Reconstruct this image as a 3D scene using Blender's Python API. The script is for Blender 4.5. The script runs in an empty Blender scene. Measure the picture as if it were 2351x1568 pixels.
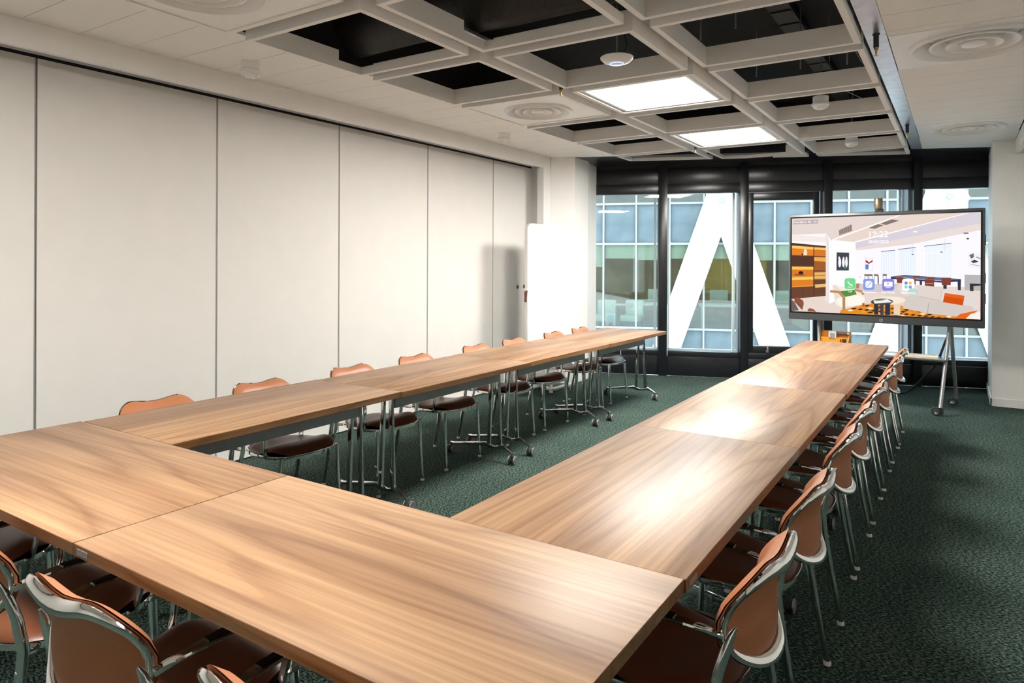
import bpy, bmesh, math, random
from mathutils import Matrix, Vector
random.seed(7)
R = math.radians
SC = bpy.context.scene
COL = SC.collection

# ------------------------------------------------------------------ camera
F, CXP, CYP, YAW, ROLL, HCAM = 1575.22, 1175.5, 601.76, .57683, .0039474, 1.486
cam_d = bpy.data.cameras.new('camera')
cam = bpy.data.objects.new('camera', cam_d)
COL.objects.link(cam)
rt = Vector((math.cos(YAW), math.sin(YAW), 0))
up = Vector((0, 0, 1))
fwd = Vector((-math.sin(YAW), math.cos(YAW), 0))
cx_ax = rt * math.cos(ROLL) + up * math.sin(ROLL)
cy_ax = up * math.cos(ROLL) - rt * math.sin(ROLL)
m = Matrix((cx_ax, cy_ax, -fwd)).transposed().to_4x4()
m.translation = Vector((0, 0, HCAM))
cam.matrix_world = m
cam_d.sensor_fit = 'HORIZONTAL'
cam_d.sensor_width = 36
cam_d.lens = 36 * F / 2351
cam_d.shift_y = -(784 - CYP) / 2351
cam_d.clip_start = .05
SC.camera = cam

# ------------------------------------------------------------------ world, sun, exposure
W = bpy.data.worlds.new('sky')
SC.world = W
W.use_nodes = True
bg = W.node_tree.nodes['Background']
bg.inputs[0].default_value = (.72, .87, 1, 1)
bg.inputs[1].default_value = 4.4
sun_d = bpy.data.lights.new('sun', 'SUN')
sun_d.energy = .8
sun_d.angle = R(1)
sun_d.color = (1, .95, .87)
sun = bpy.data.objects.new('sun', sun_d)
COL.objects.link(sun)
sun.rotation_euler = (R(48), 0, R(-8))
SC.view_settings.view_transform = 'Standard'
SC.view_settings.look = 'None'
SC.view_settings.gamma = 1
SC.view_settings.use_curve_mapping = False
SC.view_settings.exposure = 0.62
PANEL_LIGHT = 50.0


# ------------------------------------------------------------------ materials
def lin(c):
    return tuple(((v / 255) / 12.92 if v / 255 <= .04045 else ((v / 255 + .055) / 1.055) ** 2.4) for v in c)


def mat(name, col, rough=.5, metal=0., var=.04, scale=30., bump=0., spec=.5, coat=0., detail=3.):
    """Principled with a procedural noise on colour and (optionally) relief."""
    M = bpy.data.materials.new(name)
    M.use_nodes = True
    n, l = M.node_tree.nodes, M.node_tree.links
    b = n['Principled BSDF']
    tc = n.new('ShaderNodeTexCoord')
    nz = n.new('ShaderNodeTexNoise')
    nz.inputs['Scale'].default_value = scale
    nz.inputs['Detail'].default_value = detail
    l.new(tc.outputs['Object'], nz.inputs['Vector'])
    rp = n.new('ShaderNodeValToRGB')
    rp.color_ramp.elements[0].position, rp.color_ramp.elements[1].position = .3, .7
    rp.color_ramp.elements[0].color = (*[max(0, c * (1 - var)) for c in col], 1)
    rp.color_ramp.elements[1].color = (*[min(1, c * (1 + var)) for c in col], 1)
    l.new(nz.outputs['Fac'], rp.inputs['Fac'])
    l.new(rp.outputs['Color'], b.inputs['Base Color'])
    b.inputs['Roughness'].default_value = rough
    b.inputs['Metallic'].default_value = metal
    b.inputs['Specular IOR Level'].default_value = spec
    b.inputs['Coat Weight'].default_value = coat
    if bump:
        bp = n.new('ShaderNodeBump')
        bp.inputs['Strength'].default_value = bump
        bp.inputs['Distance'].default_value = .002
        l.new(nz.outputs['Fac'], bp.inputs['Height'])
        l.new(bp.outputs['Normal'], b.inputs['Normal'])
    return M


def emit(name, col, strength):
    M = bpy.data.materials.new(name)
    M.use_nodes = True
    n, l = M.node_tree.nodes, M.node_tree.links
    n.remove(n['Principled BSDF'])
    e = n.new('ShaderNodeEmission')
    e.inputs[0].default_value = (*col, 1)
    e.inputs[1].default_value = strength
    l.new(e.outputs[0], n['Material Output'].inputs[0])
    return M


def glass(name, tint, ior=1.45, extra=0.0, rough=0.0):
    M = bpy.data.materials.new(name)
    M.use_nodes = True
    n, l = M.node_tree.nodes, M.node_tree.links
    n.remove(n['Principled BSDF'])
    t = n.new('ShaderNodeBsdfTransparent')
    t.inputs[0].default_value = (*tint, 1)
    g = n.new('ShaderNodeBsdfGlossy')
    g.inputs['Roughness'].default_value = rough
    fr = n.new('ShaderNodeFresnel')
    fr.inputs[0].default_value = ior
    ad = n.new('ShaderNodeMath')
    ad.operation = 'ADD'
    ad.use_clamp = True
    ad.inputs[1].default_value = extra
    l.new(fr.outputs[0], ad.inputs[0])
    mx = n.new('ShaderNodeMixShader')
    l.new(ad.outputs[0], mx.inputs[0])
    l.new(t.outputs[0], mx.inputs[1])
    l.new(g.outputs[0], mx.inputs[2])
    l.new(mx.outputs[0], n['Material Output'].inputs[0])
    return M


def walnut(name, top=True):
    M = bpy.data.materials.new(name)
    M.use_nodes = True
    n, l = M.node_tree.nodes, M.node_tree.links
    b = n['Principled BSDF']
    tc = n.new('ShaderNodeTexCoord')
    oi = n.new('ShaderNodeObjectInfo')
    mu = n.new('ShaderNodeMath'); mu.operation = 'MULTIPLY'; mu.inputs[1].default_value = 37.
    l.new(oi.outputs['Random'], mu.inputs[0])
    cb = n.new('ShaderNodeCombineXYZ')
    l.new(mu.outputs[0], cb.inputs[0]); l.new(mu.outputs[0], cb.inputs[1])
    va = n.new('ShaderNodeVectorMath'); va.operation = 'ADD'
    l.new(tc.outputs['Object'], va.inputs[0]); l.new(cb.outputs[0], va.inputs[1])

    def mapped(s):
        mp = n.new('ShaderNodeMapping')
        mp.inputs['Scale'].default_value = s
        l.new(va.outputs[0], mp.inputs[0])
        return mp

    def noise(s, sc, det=3., dist=0.):
        nz = n.new('ShaderNodeTexNoise')
        nz.inputs['Scale'].default_value = sc
        nz.inputs['Detail'].default_value = det
        nz.inputs['Distortion'].default_value = dist
        l.new(mapped(s).outputs[0], nz.inputs['Vector'])
        return nz
    # flowing figure: iso-lines of a stretched noise make the cathedral arches
    fig = noise((.30, 3.0, 3.0), 1., 1.5, .25)
    m1 = n.new('ShaderNodeMath'); m1.operation = 'MULTIPLY'; m1.inputs[1].default_value = 11.
    l.new(fig.outputs['Fac'], m1.inputs[0])
    fr = n.new('ShaderNodeMath'); fr.operation = 'FRACT'
    l.new(m1.outputs[0], fr.inputs[0])
    rp = n.new('ShaderNodeValToRGB')
    e = rp.color_ramp.elements
    e[0].position, e[0].color = 0., (.36, .205, .112, 1)
    e[1].position, e[1].color = 1., (.32, .178, .095, 1)
    for p, c in ((.35, (.43, .262, .150)), (.75, (.41, .245, .138)), (.93, (.30, .165, .088))):
        q = e.new(p); q.color = (*c, 1)
    l.new(fr.outputs[0], rp.inputs[0])
    # broad light/dark boards
    bd = noise((.12, 5.5, 5.5), 1., 1.)
    r2 = n.new('ShaderNodeValToRGB')
    r2.color_ramp.elements[0].position, r2.color_ramp.elements[0].color = .33, (.72, .68, .67, 1)
    r2.color_ramp.elements[1].position, r2.color_ramp.elements[1].color = .68, (1.18, 1.2, 1.16, 1)
    l.new(bd.outputs['Fac'], r2.inputs[0])
    mx = n.new('ShaderNodeMixRGB'); mx.blend_type = 'MULTIPLY'; mx.inputs[0].default_value = 1
    l.new(rp.outputs[0], mx.inputs[1]); l.new(r2.outputs[0], mx.inputs[2])
    # fine straight fibres and pores
    fb = noise((1.2, 62, 62), 1., 5.)
    r3 = n.new('ShaderNodeValToRGB')
    r3.color_ramp.elements[0].position, r3.color_ramp.elements[0].color = .34, (.74, .70, .68, 1)
    r3.color_ramp.elements[1].position, r3.color_ramp.elements[1].color = .62, (1.06, 1.06, 1.06, 1)
    l.new(fb.outputs['Fac'], r3.inputs[0])
    m3 = n.new('ShaderNodeMixRGB'); m3.blend_type = 'MULTIPLY'; m3.inputs[0].default_value = 1.0
    l.new(mx.outputs[0], m3.inputs[1]); l.new(r3.outputs[0], m3.inputs[2])
    hs = n.new('ShaderNodeHueSaturation')
    hs.inputs['Value'].default_value = .83 if top else .55
    hs.inputs['Saturation'].default_value = 1.0 if top else 1.18
    l.new(m3.outputs[0], hs.inputs['Color'])
    l.new(hs.outputs[0], b.inputs['Base Color'])
    b.inputs['Roughness'].default_value = .43
    bp = n.new('ShaderNodeBump'); bp.inputs['Strength'].default_value = .12; bp.inputs['Distance'].default_value = .001
    l.new(fb.outputs['Fac'], bp.inputs['Height']); l.new(bp.outputs[0], b.inputs['Normal'])
    return M


def carpet():
    M = bpy.data.materials.new('green_carpet')
    M.use_nodes = True
    n, l = M.node_tree.nodes, M.node_tree.links
    b = n['Principled BSDF']
    tc = n.new('ShaderNodeTexCoord')
    mp = n.new('ShaderNodeMapping'); mp.inputs['Scale'].default_value = (1, 1.9, 1); mp.inputs['Rotation'].default_value = (0, 0, .5)
    l.new(tc.outputs['Object'], mp.inputs[0])
    a = n.new('ShaderNodeTexNoise'); a.inputs['Scale'].default_value = 70; a.inputs['Detail'].default_value = 4; a.inputs['Roughness'].default_value = .7
    c = n.new('ShaderNodeTexNoise'); c.inputs['Scale'].default_value = 2.3; c.inputs['Detail'].default_value = 2
    l.new(mp.outputs[0], a.inputs['Vector']); l.new(tc.outputs['Object'], c.inputs['Vector'])
    rp = n.new('ShaderNodeValToRGB')
    e = rp.color_ramp.elements
    e[0].position, e[0].color = .40, (.003, .006, .005, 1)
    e[1].position, e[1].color = .62, (.150, .220, .190, 1)
    q = e.new(.5); q.color = (.030, .049, .042, 1)
    l.new(a.outputs['Fac'], rp.inputs[0])
    r2 = n.new('ShaderNodeValToRGB')
    r2.color_ramp.elements[0].position, r2.color_ramp.elements[0].color = .3, (.85, .9, .9, 1)
    r2.color_ramp.elements[1].position, r2.color_ramp.elements[1].color = .7, (1.12, 1.1, 1.08, 1)
    l.new(c.outputs['Fac'], r2.inputs[0])
    mx = n.new('ShaderNodeMixRGB'); mx.blend_type = 'MULTIPLY'; mx.inputs[0].default_value = 1
    l.new(rp.outputs[0], mx.inputs[1]); l.new(r2.outputs[0], mx.inputs[2])
    l.new(mx.outputs[0], b.inputs['Base Color'])
    b.inputs['Roughness'].default_value = .95
    b.inputs['Specular IOR Level'].default_value = .05
    bp = n.new('ShaderNodeBump'); bp.inputs['Strength'].default_value = .8; bp.inputs['Distance'].default_value = .004
    l.new(a.outputs['Fac'], bp.inputs['Height']); l.new(bp.outputs[0], b.inputs['Normal'])
    return M


M = dict(
    wall=mat('warm_white_panel', (.80, .785, .755), .55, var=.012, scale=6),
    white=mat('white_paint', (.88, .875, .86), .6, var=.012, scale=8),
    ceil=mat('ceiling_tile_white', (.90, .88, .855), .75, var=.02, scale=160, bump=.05),
    coffer=mat('coffer_white', (.89, .872, .845), .6, var=.015, scale=60),
    edge=mat('grey_edge_trim', (.30, .30, .29), .4, var=.03),
    black=mat('black_lacquer_metal', (.011, .012, .015), .28, var=.15, scale=9),
    void=mat('black_painted_soffit', (.006, .006, .006), .85, var=.4, scale=12, bump=.3),
    duct=mat('black_duct_foil', (.012, .012, .012), .55, var=.5, scale=40, bump=.6),
    carpet=carpet(),
    wood=walnut('walnut_veneer'),
    woodedge=walnut('walnut_edge', False),
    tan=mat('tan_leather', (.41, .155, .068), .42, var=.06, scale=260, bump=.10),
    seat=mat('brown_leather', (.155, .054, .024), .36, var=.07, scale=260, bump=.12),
    chrome=mat('polished_chrome', (.82, .82, .81), .055, 1., var=.01),
    alu=mat('polished_cast_aluminium', (.74, .75, .75), .09, 1., var=.02),
    steel=mat('grey_powder_steel', (.30, .31, .32), .4, .6, var=.03),
    pan=mat('dark_seat_pan', (.02, .018, .017), .4),
    pad=mat('black_arm_pad', (.010, .009, .009), .35),
    beam=mat('slate_grey_beam', (.30, .315, .325), .5, var=.04),
    glide=mat('white_glide', (.75, .74, .72), .4),
    rubber=mat('dark_rubber', (.025, .025, .026), .55),
    plastic=mat('white_plastic', (.88, .875, .87), .35, var=.01),
    galv=mat('galvanised_steel', (.55, .57, .60), .32, .85, var=.12, scale=14),
    brass=mat('brass', (.55, .36, .14), .25, 1.),
    board=mat('white_enamel_board', (.76, .775, .785), .12, var=.005, scale=4),
    boardedge=mat('offwhite_board_edge', (.74, .73, .70), .4, var=.01),
    strap=mat('brown_leather_strap', (.17, .06, .035), .5, bump=.2, scale=180),
    tvframe=mat('anthracite_bezel', (.095, .10, .105), .38, .35, var=.03),
    tvblack=mat('screen_border_black', (.004, .004, .004), .2),
    orange=mat('orange_organiser', (.80, .30, .015), .5, var=.03),
    paper=mat('paper_white', (.85, .85, .83), .6, var=.01),
    skyblue=mat('pale_blue_print', (.50, .66, .78), .35, var=.1, scale=20),
    pine=mat('pale_wood_frame', (.72, .56, .36), .5, var=.08),
    darkblue=mat('dark_blue_plastic', (.10, .13, .22), .4),
    glass=glass('clear_glazing', (.93, .97, .96), 1.45),
    oglass=glass('office_glazing', (.72, .76, .72), 1.40, .02, .02),
    lamp=emit('lit_panel', (1, .955, .885), PANEL_LIGHT),
    ring=emit('blue_status_ring', (.25, .35, 1), 2.0),
    owhite=mat('white_steel_brace', (.66, .66, .655), .5, var=.01, scale=2),
    oframe=mat('silver_facade_frame', (.22, .225, .235), .5, 0., var=.03),
    ospan=mat('blue_grey_spandrel', (.085, .106, .116), .38, var=.15, scale=3, spec=.25),
    ointer=mat('office_back_wall', (.42, .34, .24), .8, var=.3, scale=1.3),
    oblind=mat('pale_blind', (.80, .80, .70), .8, var=.02),
    ofloor=mat('office_floor', (.22, .22, .20), .7, var=.2, scale=2),
    ofurn=mat('pale_office_furniture', (.78, .82, .76), .5),
    ored=mat('red_print', (.75, .16, .10), .5),
    oyellow=mat('yellow_panel', (.70, .48, .12), .6, var=.1, scale=3),
    street=mat('street_asphalt', (.30, .30, .30), .9, var=.2, scale=2),
)
for k_ in ('chrome', 'alu'):
    pass


# ------------------------------------------------------------------ mesh helpers
class MB:
    def __init__(s):
        s.v, s.f = [], []

    def add(s, vs, fs):
        o = len(s.v)
        s.v += [tuple(v) for v in vs]
        s.f += [tuple(i + o for i in f) for f in fs]
        return s

    def box(s, x0, x1, y0, y1, z0, z1):
        vs = [(x, y, z) for z in (z0, z1) for y in (y0, y1) for x in (x0, x1)]
        return s.add(vs, [(0, 2, 3, 1), (4, 5, 7, 6), (0, 1, 5, 4), (2, 6, 7, 3), (0, 4, 6, 2), (1, 3, 7, 5)])

    def prism(s, poly, z0, z1):
        n = len(poly)
        vs = [(x, y, z0) for x, y in poly] + [(x, y, z1) for x, y in poly]
        fs = [tuple(range(n))[::-1], tuple(range(n, 2 * n))]
        fs += [(i, (i + 1) % n, n + (i + 1) % n, n + i) for i in range(n)]
        return s.add(vs, fs)

    def loops(s, rings, closed=False, caps=True):
        n = len(rings[0]); k = len(rings)
        vs = [p for r in rings for p in r]
        fs = []
        for a in range(k if closed else k - 1):
            b = (a + 1) % k
            for i in range(n):
                j = (i + 1) % n
                fs.append((a * n + i, a * n + j, b * n + j, b * n + i))
        if caps and not closed:
            fs.append(tuple(range(n))[::-1]); fs.append(tuple(range((k - 1) * n, k * n)))
        return s.add(vs, fs)

    def tube(s, path, r, n=10, closed=False, side=None, flat=None):
        """round tube (r a number or list) or, with side and flat=(w,t), a flat rounded strip."""
        P = [Vector(p) for p in path]; k = len(P); rings = []; prev = None
        for i, p in enumerate(P):
            a = P[i - 1] if (i > 0 or closed) else p
            b = P[(i + 1) % k] if (i < k - 1 or closed) else p
            t = (b - a).normalized()
            if side is not None:
                u = Vector(side); u = (u - t * u.dot(t)).normalized()
            else:
                if prev is None:
                    u = t.orthogonal().normalized()
                else:
                    u = (prev - t * prev.dot(t)).normalized()
                prev = u
            w = t.cross(u)
            ri = r[i] if isinstance(r, (list, tuple)) else r
            if flat:
                fu, fw = flat[i] if isinstance(flat, list) else flat
            else:
                fu = fw = ri
            ring = []
            for q in range(n):
                c, d = math.cos(2 * math.pi * q / n), math.sin(2 * math.pi * q / n)
                if flat:
                    c, d = math.copysign(abs(c) ** .45, c), math.copysign(abs(d) ** .45, d)
                ring.append(p + u * c * fu + w * d * fw)
            rings.append(ring)
        return s.loops(rings, closed)

    def lathe(s, prof, n=24, c=(0, 0, 0), axis='z'):
        rings = []
        for r, h in prof:
            ring = []
            for q in range(n):
                a = 2 * math.pi * q / n
                p = (r * math.cos(a), r * math.sin(a), h)
                if axis == 'x': p = (p[2], p[0], p[1])
                if axis == 'y': p = (p[1], p[2], p[0])
                ring.append((p[0] + c[0], p[1] + c[1], p[2] + c[2]))
            rings.append(ring)
        return s.loops(rings, closed=prof[0][0] > 0 and prof[-1][0] > 0)

    def mesh(s, name, material, bevel=0., smooth=False, seg=2):
        me = bpy.data.meshes.new(name)
        me.from_pydata(s.v, [], s.f)
        bm = bmesh.new(); bm.from_mesh(me)
        bmesh.ops.recalc_face_normals(bm, faces=bm.faces)
        if bevel:
            es = [e for e in bm.edges if len(e.link_faces) == 2 and e.calc_face_angle(0) > .6]
            bmesh.ops.bevel(bm, geom=es, offset=bevel, segments=seg, profile=.5, affect='EDGES')
        bm.to_mesh(me); bm.free()
        me.materials.append(material)
        if smooth or bevel:
            me.polygons.foreach_set('use_smooth', [True] * len(me.polygons))
            try:
                me.set_sharp_from_angle(angle=R(38))
            except Exception:
                pass
        return me

    def build(s, name, material, parent=None, **k):
        return link(name, s.mesh(name, material, **k), parent)


def link(name, data, parent=None, loc=None):
    o = bpy.data.objects.new(name, data)
    COL.objects.link(o)
    if parent is not None: o.parent = parent
    if loc is not None: o.location = loc
    return o


def tag(o, label, cat, group=None):
    o['label'] = label; o['category'] = cat
    if group: o['group'] = group
    return o


def thing(name, label, cat, loc=(0, 0, 0), rz=0., group=None):
    o = link(name, None, None, loc)
    o.empty_display_size = .1
    o.rotation_euler = (0, 0, rz)
    return tag(o, label, cat, group)


def struct(o):
    o['kind'] = 'structure'
    return o


def copy_tree(o, parent=None):
    c = o.copy(); COL.objects.link(c)
    c.parent = parent
    for ch in list(o.children):
        copy_tree(ch, c)
    return c


def bx(name, material, parent, x0, x1, y0, y1, z0, z1, bevel=0., **k):
    return MB().box(x0, x1, y0, y1, z0, z1).build(name, material, parent, bevel=bevel, **k)


def clip(poly, px, py, nx, ny):
    """keep the part of poly with (p-P).n <= 0"""
    out = []
    d = [(x - px) * nx + (y - py) * ny for x, y in poly]
    for i in range(len(poly)):
        j = (i + 1) % len(poly)
        if d[i] <= 0: out.append(poly[i])
        if (d[i] < 0 < d[j]) or (d[j] < 0 < d[i]):
            t = d[i] / (d[i] - d[j])
            out.append((poly[i][0] + t * (poly[j][0] - poly[i][0]), poly[i][1] + t * (poly[j][1] - poly[i][1])))
    return out


def lerp(a, b, t):
    return a + (b - a) * t


ORD = ['first', 'second', 'third', 'fourth', 'fifth', 'sixth', 'seventh', 'eighth', 'ninth', 'tenth']

# ------------------------------------------------------------------ room shell
ZC = 2.777                         # ceiling
XL, XR, YB = -4.475, 1.65, -2.6     # panel wall, right wall, rear wall
FX, FY, FA = -4.04, 8.412, R(19.44)   # facade origin and angle
fu = Vector((math.cos(FA), math.sin(FA), 0)); fn = Vector((-math.sin(FA), math.cos(FA), 0))


def fpt(s, off, z=0.):
    return (FX + s * fu.x + off * fn.x, FY + s * fu.y + off * fn.y, z)


A0, A1 = fpt(-.9, .0), fpt(6.7, .0)
fl = struct(MB().prism([(XL - .3, YB), (XR, YB), (XR, A1[1]), (A1[0], A1[1]), (A0[0], A0[1])], -.06, 0).build('floor', M['carpet']))

# left folding wall -------------------------------------------------
wl = struct(link('wall_left', None))
bx('backing', M['black'], wl, XL - .12, XL - .012, YB, 8.2, 0, 2.80)
JO = [YB, -1.66, -.49, .67, 1.827, 2.984, 4.146, 5.323, 6.480, 7.504]
for a, b in zip(JO, JO[1:] ):
    bx('wall_panel', M['wall'], wl, XL - .012, XL, a + .004, b - .004, .012, 2.656)
    bx('edge_trim', M['edge'], wl, XL - .008, XL + .0015, b - .0115, b - .0045, .012, 2.656)
bx('wall_panel', M['wall'], wl, XL - .012, XL, 7.510, 7.585, .012, 2.656)
bx('bulkhead', M['white'], wl, -4.300, -4.215, YB, 7.33, 2.632, ZC)
bx('track_trim', M['steel'], wl, -4.302, -4.255, YB, 7.17, 2.630, 2.634)
bx('track_slot', M['void'], wl, XL - .05, -4.313, YB, 7.9, 2.74, 2.80)
bx('jamb', M['white'], wl, -4.30, -4.213, 7.17, 7.34, 0, 2.632)
for y in (7.001, 7.150):
    k = MB().lathe([(.0, 0), (.026, 0), (.026, .006), (.012, .007), (.011, .003), (0, .003)], 20, (XL, y, 1.187), 'x').build('lock_plate', M['steel'], wl, smooth=True)
    MB().lathe([(0, .002), (.011, .002), (.011, .0045), (0, .0045)], 14, (XL, y, 1.187), 'x').build('keyhole', M['pad'], k)

# column by the windows
wc = struct(MB().prism([(-4.205, 7.335), (-3.953, 7.484), (-3.963, 7.859), (-4.049, 8.079), (-4.10, 8.385), (-4.6, 8.22), (-4.6, 7.335)], 0, ZC).build('wall_column_left', M['white']))
# right hand pillar and its skirting
wp = struct(MB().prism([(.297, 8.777), (XR, 8.777), (XR, 10.62), (.297, 9.945)], 0, ZC).build('wall_pillar_right', M['white']))
sk = struct(link('baseboard_right', None))
bx('skirting_board', M['white'], sk, .287, XR, 8.765, 8.777, 0, .082)
bx('skirting_board', M['white'], sk, .285, .297, 8.765, 9.92, 0, .082)
struct(bx('wall_right', M['wall'], None, XR, XR + .1, YB, 10.7, 0, 2.9))
struct(bx('wall_back', M['wall'], None, XL - .1, XR + .1, YB - .1, YB, 0, 2.9))

# ceiling ------------------------------------------------------------
LX, LY, LS = -3.953, 7.484, .410           # far edge of the ceiling (runs along the glazing)
lnx, lny = -LS / math.hypot(LS, 1), 1 / math.hypot(LS, 1)
ce = struct(link('ceiling', None))
TZ = .29
GX = [-3.418, -2.400, -1.386]              # coffer columns, left edges
GW, GY, GP, GD = .915, 3.47, 1.018, .905   # size, first near edge, pitch, depth


def planks(x0, x1, y0, y1, skip=()):
    y = y0
    while y < y1:
        a, b = y, min(y + TZ, y1)
        if not any(s0 < (a + b) / 2 < s1 for s0, s1 in skip):
            p = clip([(x0, a + .0022), (x1, a + .0022), (x1, b - .0022), (x0, b - .0022)], LX, LY, lnx, lny)
            if len(p) > 2:
                MB().prism(p, ZC, ZC + .02).build('ceiling_plank', M['ceil'], ce)
        y += TZ


planks(-4.22, -3.432, -2.42 + 1.64 - TZ * 14 + 2.42, 7.9)
D1, D2 = (4.431, 5.235), (7.444, 8.236)
planks(-.343, .49, 4.049 - TZ * 23, 4.431, )
planks(-.343, .49, 5.235, 7.444)
planks(-.343, .49, 8.236, 9.6)
planks(-3.432, -.343, -2.6, 1.27)          # solid part behind the grid
bx('ceiling_backing', M['void'], ce, -4.5, XR, YB, 10.6, 3.36, 3.42)
bx('ceiling_cover', M['void'], ce, -4.5, -3.44, YB, 8.4, ZC + .085, ZC + .10)
bx('ceiling_cover', M['void'], ce, -.30, XR, YB, 10.6, ZC + .085, ZC + .10)
bx('ceiling_cover', M['void'], ce, -3.44, -.30, YB, 1.26, ZC + .085, ZC + .10)
bx('void_side', M['void'], ce, -3.50, -3.45, YB, 8.3, ZC + .02, 3.4)
bx('void_side', M['void'], ce, -.34, -.30, YB, 9.6, ZC + .02, 3.4)
bx('void_side', M['void'], ce, -3.5, -.3, 1.16, 1.22, ZC + .02, 3.4)
# dark soffit between the ceiling edge and the glazing
q0, q1 = fpt(-.9, .1), fpt(6.2, .1)
MB().prism([(-4.45, LY + LS * (-4.45 - LX)), (1.9, LY + LS * (1.9 - LX)), q1[:2], q0[:2]], ZC + .001, ZC + .05).build('dark_soffit', M['black'], ce)
MB().prism([(-4.45, LY + LS * (-4.45 - LX)), (1.9, LY + LS * (1.9 - LX)), (1.9, LY + .03 + LS * (1.9 - LX)), (-4.45, LY + .03 + LS * (-4.45 - LX))], ZC + .05, 3.4).build('soffit_upstand', M['black'], ce)
# galvanised strip right of the grid, and rails in the gaps between the coffers
MB().prism(clip([(-.450, 1.2), (-.345, 1.2), (-.345, 9.8), (-.450, 9.8)], LX, LY, lnx, lny), ZC - .001, ZC + .012).build('metal_strip', M['galv'], ce)
for gx in (GX[1] - .102, GX[2] - .099):
    MB().prism(clip([(gx + .006, 1.2), (gx + .094, 1.2), (gx + .094, 9.8), (gx + .006, 9.8)], LX, LY, lnx, lny), ZC + .055, ZC + .075).build('grid_rail', M['galv'], ce)
# lowered soffit on the far right
bx('lowered_soffit', M['white'], ce, .493, XR, YB, 8.777, 2.625, 2.777)
bx('shadow_joint', M['edge'], ce, .535, .54, YB, 8.776, 2.6235, 2.63)

# services in the black void
tr = MB()
tr.tube([(-3.44, 3.33, 3.06), (-2.9, 3.30, 3.06), (-2.2, 3.36, 3.06), (-.5, 3.33, 3.06)], .185, 18)
tag(tr.build('air_duct', M['duct'], smooth=True), 'black foil-wrapped air duct crossing above the open ceiling coffers', 'duct')
tr = MB()
tr.box(-1.13, -.99, 2.0, 8.4, 3.27, 3.275).box(-1.135, -1.13, 2.0, 8.4, 3.27, 3.32).box(-.99, -.985, 2.0, 8.4, 3.27, 3.32)
for i in range(21):
    tr.box(-1.13, -.99, 2.1 + i * .3, 2.16 + i * .3, 3.26, 3.27)
tag(tr.build('cable_tray', mat('black_tray', (.035, .033, .03), .6)), 'dark perforated cable tray above the right-hand coffers', 'cable tray')

# ------------------------------------------------------------------ glazed wall
def fplace(o):
    o.location = (FX, FY, 0); o.rotation_euler = (0, 0, FA)
    return o


MU = [(-.36, -.155), (.762, .870), (1.786, 1.880), (2.779, 2.875), (3.786, 3.880), (4.82, 4.92)]
wf = struct(fplace(link('wall_far', None)))
for a, b in MU:
    bx('mullion', M['black'], wf, a, b, -.05, .10, 0, ZC, bevel=.002)
bx('facade_core', M['black'], wf, -.9, 6.3, .015, .10, 2.40, ZC)
bx('facade_core', M['black'], wf, -.9, 6.3, .015, .10, 0, .25)
bays = [(MU[i][1], MU[i + 1][0]) for i in range(5)]
win_labels = 0
for i, (a, b) in enumerate(bays):
    w = struct(fplace(link('window_%d' % (i + 1), None)))
    g = .004
    bx('spandrel_panel', M['black'], w, a + g, b - g, -.006, .016, 2.53, ZC - .045, bevel=.001)
    bx('head_rail', M['black'], w, a + g, b - g, -.012, .09, 2.395, 2.524, bevel=.0015)
    bx('sill_panel', M['black'], w, a + g, b - g, -.006, .016, .004, .252, bevel=.001)
    bx('sill_rail', M['black'], w, a + g, b - g, -.014, .09, .258, .328, bevel=.0015)
    bx('sill_trim', M['steel'], w, a + g, b - g, -.004, .0, .2535, .2575)
    if i == 2:      # tilting sash with its own heavy frame
        sf = MB()
        sf.box(a + .004, 1.945, -.02, .06, .334, 2.388).box(2.66, b - .052, -.02, .06, .334, 2.388)
        sf.box(1.945, 2.66, -.02, .06, .334, .426).box(1.945, 2.66, -.02, .06, 2.288, 2.388)
        sfo = sf.build('sash_frame', M['black'], w, bevel=.002)
        bx('window_pane', M['glass'], w, 1.945, 2.66, .03, .036, .426, 2.288)
        hd = MB().box(2.10, 2.135, -.045, -.02, .345, .375).box(2.108, 2.128, -.06, -.042, .36, .425)
        hd.build('window_handle', M['steel'], w, bevel=.003)
    else:
        bx('window_pane', M['glass'], w, a, b, .05, .058, .328, 2.395)
    # pale outer frame of the second skin
    of = MB().box(a + .0, a + .02, .30, .36, .25, 2.5).box(b - .075, b - .045, .28, .36, .25, 2.5).box(a, b, .30, .36, .29, .325)
    of.build('outer_frame', M['owhite'], w)
    bx('outer_reveal', M['oframe'], w, b - .02, b, .10, .36, .25, 2.5)

# ------------------------------------------------------------------ building across the street
OB = fplace(thing('office_building', 'glass office building with white diagonal steel braces seen through the windows', 'building'))
OB.location = fpt(0, 10.0); OB.rotation_euler = (0, 0, FA)
OP, S0 = .902, -1.022
cols_ = range(-7, 19)
rows = [(-3.755, -1.43, 'v'), (-1.43, -.32, 's'), (-.32, 2.006, 'v'), (2.006, 3.115, 's'), (3.115, 5.441, 'v')]
x0_, x1_ = S0 - 7 * OP, S0 + 19 * OP
pane_m = {}
for za, zb, kd in rows:
    key = (round(zb - za, 3), kd)
    if key not in pane_m:
        pane_m[key] = MB().box(.03, OP - .03, 0, .015, .03, zb - za - .03).mesh('window_pane', M['oglass'] if kd == 'v' else M['ospan'])
    for c in cols_:
        link('window_pane' if kd == 'v' else 'spandrel_panel', pane_m[key], OB, (S0 + c * OP, .05, za))
mul_m = MB().box(-.024, .024, -.02, .12, -3.755, 5.441).mesh('facade_mullion', M['oframe'])
for c in list(cols_) + [19]:
    link('facade_mullion', mul_m, OB, (S0 + c * OP, 0, 0))
for z in (-3.755, -1.43, -.32, 2.006, 3.115, 5.441):
    bx('facade_transom', M['oframe'], OB, x0_, x1_, -.015, .11, z - .028, z + .028)
bl_m = {}
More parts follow.
